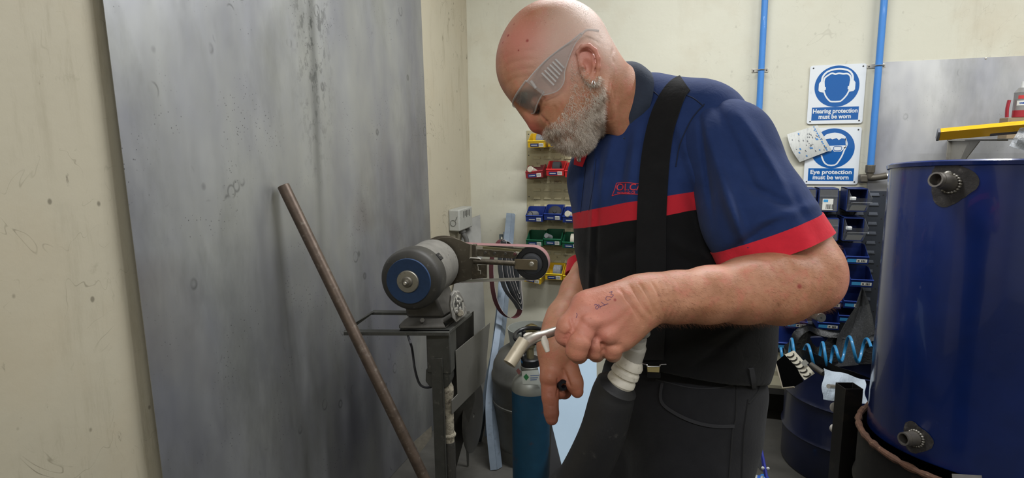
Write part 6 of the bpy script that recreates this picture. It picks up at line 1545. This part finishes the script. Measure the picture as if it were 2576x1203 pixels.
p, nn = on_drum(2392, 440); MB().ball(p+nn*.012, (.012, .008, .010), None, 10, 7).obj('weld_lump', m_weld, dr)
kB = W(1.385, 1.62, 0); 
bk = thing('steel_drum', 'black open-topped drum with a rusty rim beneath the blue drum', 'drum', kB)
MB().lathe(kB, ZV, [(0, .31), (.003, .325), (.012, .33), (.18, .33), (.19, .337), (.205, .33), (.38, .33), (.39, .337), (.405, .33), (.56, .33), (.56, .322), (.02, .322), (.02, 0)], 96).obj('drum_shell', mat('black_drum', '#141211', .6, .3, dirt='#4a3a2c', dscale=25, dth=(.55, .75), damt=.5, bump=.15), bk)
rs_ = []
for i in range(120):
    t = i*6.2832/120; q = kB+Vector((math.cos(t)*.331, math.sin(t)*.331, .566)); rs_.append(q)
MB().tube(rs_, [.0095+.0030*math.sin(i*2.1)*math.sin(i*.37) for i in range(120)], 10, closed=True).obj('rusty_rim', mat('rim_rust', '#54392a', .85, .1, var=.3, vscale=50, dirt='#b79a78', dscale=60, damt=.6, bump=.7, bscale=80, bd=.004), bk)
# steel angle lying at the frame's lower right edge
plate_px([P(2394, 1192, 1.30), P(2470, 1196, 1.28), P(2474, 1240, 1.22), P(2400, 1230, 1.25)], .02, 'steel_angle', m_dark, 'dark steel angle end at the foot of the blue drum', 'steel angle')
# ---- dark blue half drum used as a bin
c0 = P(2150, 1000, 2.66); c0 = Vector((c0.x, c0.y, 0)); Rb_ = .285; zt_ = .50
hd = thing('waste_drum', 'dark blue cut-down drum full of scrap beside the blue drum', 'drum', c0)
MB().lathe(c0, ZV, [(0, Rb_-.02), (.003, Rb_-.003), (.01, Rb_), (.16, Rb_), (.17, Rb_+.008), (.185, Rb_), (.33, Rb_), (.34, Rb_+.008), (.355, Rb_), (zt_, Rb_), (zt_+.004, Rb_+.005), (zt_+.006, Rb_), (zt_, Rb_-.006), (.30, Rb_-.006), (.30, 0)], 96).obj('drum_shell', mat('navy_drum', '#0a1434', .35, coat=.3, dirt='#0a0d18', dscale=12), hd)
# black liner with crumpled top
gg = []; r_ = random.Random(5); ph = [r_.uniform(0, 6.28) for _ in range(6)]
for i in range(73):
    t = i*6.2832/72; row = []
    for k in range(7):
        v = k/6; rad = Rb_*(.90+.10*math.sin(v*3.14))+.012*math.sin(5*t+ph[0])*v+.01*math.sin(11*t+ph[1]); z = zt_-.10+.14*math.sin(v*2.2)+.022*math.sin(4*t+ph[2])+.012*math.sin(9*t+ph[3])*v
        rad = rad*(1-.0*v) if v < .6 else rad+.006; row.append(c0+Vector((math.cos(t)*rad, math.sin(t)*rad, z)))
    gg.append(row)
tag(MB().sheet(gg, .001).obj('bin_liner', mat('bin_liner', '#060607', .42, bump=.5, bscale=30, bd=.01), None), 'black plastic bin liner bunched inside the cut-down drum', 'bin liner')
# coiled blue hose
cl = []; A0, A1 = P(1966, 893, 2.62), P(2190, 880, 2.42)
for i in range(220):
    s = i/219; base = A0.lerp(A1, s)+UU*(.014*math.sin(s*9)-.004); t = s*6.2832*6.2+2.2+.8*math.sin(s*11); rr_ = .047+.013*math.sin(s*17)
    cl.append(base+UU*(rr_*math.sin(t))+(RR*.75+F*.3)*(.034*math.cos(t))+F*(.036*math.cos(t)))
tag(MB().tube(cl, .0060, 10).obj('coiled_air_hose', mat('hose_blue', '#2678a8', .35, coat=.3), None), 'bright blue spiral air hose lying on top of the scrap', 'air hose')
# slotted bracket, leather, bag on top
bk2 = thing('hooked_bracket', 'cream steel bracket with a row of punched hooks on top of the drum', 'bracket', P(2010, 950, 2.46))
o0, o1, o2, o3 = P(1974, 893, 2.50), P(1998, 882, 2.47), P(2050, 940, 2.36), P(2024, 957, 2.38)
MB().prism([o0, o1, o2, o3], F*.003).obj('plate', mat('cream_metal', '#c4bfae', .5, .2, dirt='#77705c', dscale=40, damt=.5), bk2, bev=.0005)
for k in range(6):
    s = .08+k*.16; p = o0.lerp(o3, s).lerp(o1.lerp(o2, s), .42)
    MB().tube([p+(o1-o0)*.32*math.cos(a)+(o3-o0)*.045*math.sin(a)-F*(.002+.006*math.sin(a)) for a in [i*3.1416/8 for i in range(9)]], .0026, 6).obj('hook', mat('hook_dark', '#26241f', .6), bk2)
tg_ = MB().prism([P(2014, 912, 2.40), P(2026, 905, 2.395), P(2035, 914, 2.39), P(2023, 923, 2.395)], F*.002).obj('riveted_tab', mat('tab_steel', '#a5a59e', .4, .5), bk2)
sc1 = thing('leather_flap', 'folded black leather flap with a pale cut edge, hanging off the drum', 'leather flap', P(1990, 975, 2.42))
MB().prism([P(1951, 913, 2.46), P(1975, 893, 2.48), P(2005, 925, 2.42), P(2022, 960, 2.37), P(1998, 974, 2.36), P(1968, 978, 2.40)], F*.006).obj('flap', mat('black_leather', '#050505', .95, bump=.3, bscale=50, spec=.0), sc1, bev=.002)
MB().tube([P(1951, 913, 2.458), P(1960, 945, 2.43), P(1969, 977, 2.40), P(1998, 974, 2.36)], .0035, 8).obj('cut_edge', mat('suede_edge', '#8a8272', .9), sc1)
pg = []
for i in range(11):
    s = i/10; row = []
    for k in range(11):
        v = k/10; x = (2072*(1-s)+2175*s)*(1-v)+(2068*(1-s)+2180*s)*v; y = (927*(1-s)+955*s)*(1-v)+(1005*(1-s)+1015*s)*v
        row.append(P(x+3*math.sin(v*8), y+2*math.sin(s*9), 2.30-.10*v+.008*math.sin(s*8+v*7)))
    pg.append(row)
tag(MB().sheet(pg, .001).obj('paper_sack', mat('sack_white', '#a9b4be', .5, bump=.7, bscale=35, bd=.012), None), 'crumpled white paper sack lying on the scrap beside the square tube', 'sack')
tag(MB().tube([P(2040, 918, 2.36), P(2072, 940, 2.30)], .011, 14).obj('dark_bar', m_dark, None), 'dark round bar poking out between bracket and white sack', 'bar')
tag(MB().tube([P(2084, 972, 2.18), P(2110, 974, 2.22)], .008, 14).obj('small_pipe_end', m_galv, None), 'small bright pipe end lying on the white sack', 'pipe')
# square tube standing in front
q = [P(2102, 962, 2.02), P(2127, 979, 1.94), P(2172, 978, 2.0), P(2144, 962, 2.08)]
qb = []; cxm = sum(q, Vector())/4; zt3 = cxm.z
q = [onplane(x, y, ZV, zt3) for x, y in ((2102, 962), (2127, 979), (2172, 979), (2146, 962))]; cxm = sum(q, Vector())/4
inn = [cxm+(p-cxm)*.93 for p in q]
sqt = thing('square_tube', 'black square steel tube standing upright, open at the top', 'steel tube', (cxm.x, cxm.y, 0))
MB().ring2([Vector((p.x, p.y, 0)) for p in q], [Vector((p.x, p.y, 0)) for p in inn], ZV*zt3).obj('tube_wall', mat('mill_scale', '#1c1a18', .5, .4, dirt='#3b332a', dscale=20), sqt, bev=.0008)
for (px, py, rr, lab) in ((2099, 1025, .016, 'white round cap peeking out left of the square tube, upper one'), (2097, 1078, .014, 'white round cap peeking out left of the square tube, lower one')):
    tag(MB().ball(P(px, py, 2.22), (rr, rr*.6, rr*1.2), None, 16, 10).obj('white_cap', mat('cap_white', '#cfcac2', .5), None), lab, 'cap')
# ---- speckled leather hanging under the bins and the bar end
lg = []
lp2 = [(2168, 722), (2176, 750), (2190, 800), (2205, 830)]
rows_ = [((2167, 724), (2170, 724)), ((2150, 775), (2186, 765)), ((2128, 812), (2196, 800)), ((2108, 850), (2200, 840)), ((2098, 890), (2202, 880)), ((2090, 925), (2200, 915))]
lg = [[Bw(a[0]+(b[0]-a[0])*k/6, a[1]+(b[1]-a[1])*k/6, .26+.015*math.sin(k*1.3+i)) for k in range(7)] for i, (a, b) in enumerate(rows_)]
tag(MB().sheet(lg, .003).obj('speckled_mat', mat('speckled_leather', '#3a3b3c', .7, var=.4, vscale=160, dirt='#77797a', dscale=180, dth=(.58, .7), damt=.6, bump=.3, bscale=200), None), 'speckled dark grey leather apron hanging below the blue bins', 'apron')
b0 = P(2066, 800, 2.62); b1 = P(2022, 778, 2.85); b1 = b0+(b1-b0)*((CORNER.y-.004-b0.y)/(b1.y-b0.y))
sb2 = thing('steel_bar', 'short round steel bar end poking out under the elbow', 'steel bar', b1)
MB().lathe(b0, (b1-b0), [(0, 0), (0, .0185), (.002, .0205), ((b1-b0).length, .0205)], 32).obj('bar', mat('bar_scratched', '#5f5d58', .45, .6, dirt='#8f8b80', dscale=70), sb2)
MB().lathe(b0-(b1-b0).normalized()*.0005, (b1-b0), [(0, 0), (0, .004), (.001, .004)], 16).obj('centre_mark', m_ink, sb2)
# ---- low ledge of the bench behind, dark below
ub0 = uvz(Bw(1840, 975))[0]; ub1 = uvz(Bw(2230, 975))[0]; zl = Bw(1950, 978, .20).z
bn2 = thing('low_bench', 'low cream bench ledge at the foot of the back wall, with a dark gap beneath', 'bench', room((ub0+ub1)/2, .15, 0), -YAW)
rbox(ub0, ub1, .0, .20, zl, zl+.02).obj('top_board', mat('bench_cream', '#8d8873', .6, dirt='#4c4939', dscale=20), bn2, bev=.002)
rbox(ub0, ub1, .185, .20, zl-.03, zl).obj('front_rail', mat('bench_dark', '#2b2a27', .7), bn2)
for u in (ub0+.02, ub1-.06): rbox(u, u+.04, .014, .18, 0, zl-.03).obj('leg', MATS['bench_dark'], bn2)
rbox(ub0, ub1, .004, .012, 0, zl-.03).obj('shade_board', MATS['bench_dark'], bn2)  # dark board stands in for the shade under the ledge
# ---- small things on the floor behind the trousers
tn = thing('tin', 'white tin lying on its side with a blue band, behind the trouser leg', 'tin', Fl(1890, 1215))
a = Fl(1903, 1235, .062); ax3 = (RR*.8-F*.4).normalized(); ax3.z = 0; ax3.normalize()
MB().lathe(a-ax3*.10, ax3, [(0, .0), (0, .060), (.10, .060)], 36).obj('tin_body', mat('tin_white', '#b9bcb8', .4), tn)
MB().lathe(a, ax3, [(0, .0605), (.012, .0605)], 36).obj('blue_band', mat('tin_blue', '#2a5fc0', .35), tn)
MB().lathe(a+ax3*.012, ax3, [(0, .060), (.006, .062), (.010, .060), (.010, .054), (.006, .052), (.006, 0)], 36).obj('rim', mat('tin_rim', '#c9ccd0', .3, .5), tn)
bcp = Fl(1922, 1205, .02); tag(MB().lathe(bcp-ZV*.02, ZV, [(0, .020), (.03, .019), (.034, .014), (.034, 0)], 24).obj('bottle_cap', mat('cap_blue', '#1e6fc4', .35), None), 'small bright blue cap on the floor beside the tin', 'cap')
fr = thing('folding_frame', 'thin blue and black folded steel frame lying by the trouser leg', 'frame', Fl(1930, 1190))
MB().prism([P(1909, 1100, 2.25), P(1913, 1100, 2.25), P(1934, 1205, 2.15), P(1928, 1205, 2.15)], F*.02).obj('blue_bar', mat('frame_blue', '#27308f', .4), fr, bev=.001)
MB().prism([P(1898, 1136, 2.3), P(1906, 1145, 2.3), P(1926, 1176, 2.25), P(1926, 1192, 2.22), P(1914, 1185, 2.22), P(1897, 1160, 2.28)], F*.01).obj('black_bar', m_blk, fr, bev=.001)
for (px, py) in ((1919, 1178), (1932, 1179)): MB().ball(P(px, py, 2.17), (.006, .004, .006), None, 12, 8).obj('white_stud', mat('stud_white', '#d6d8d8', .4), fr)
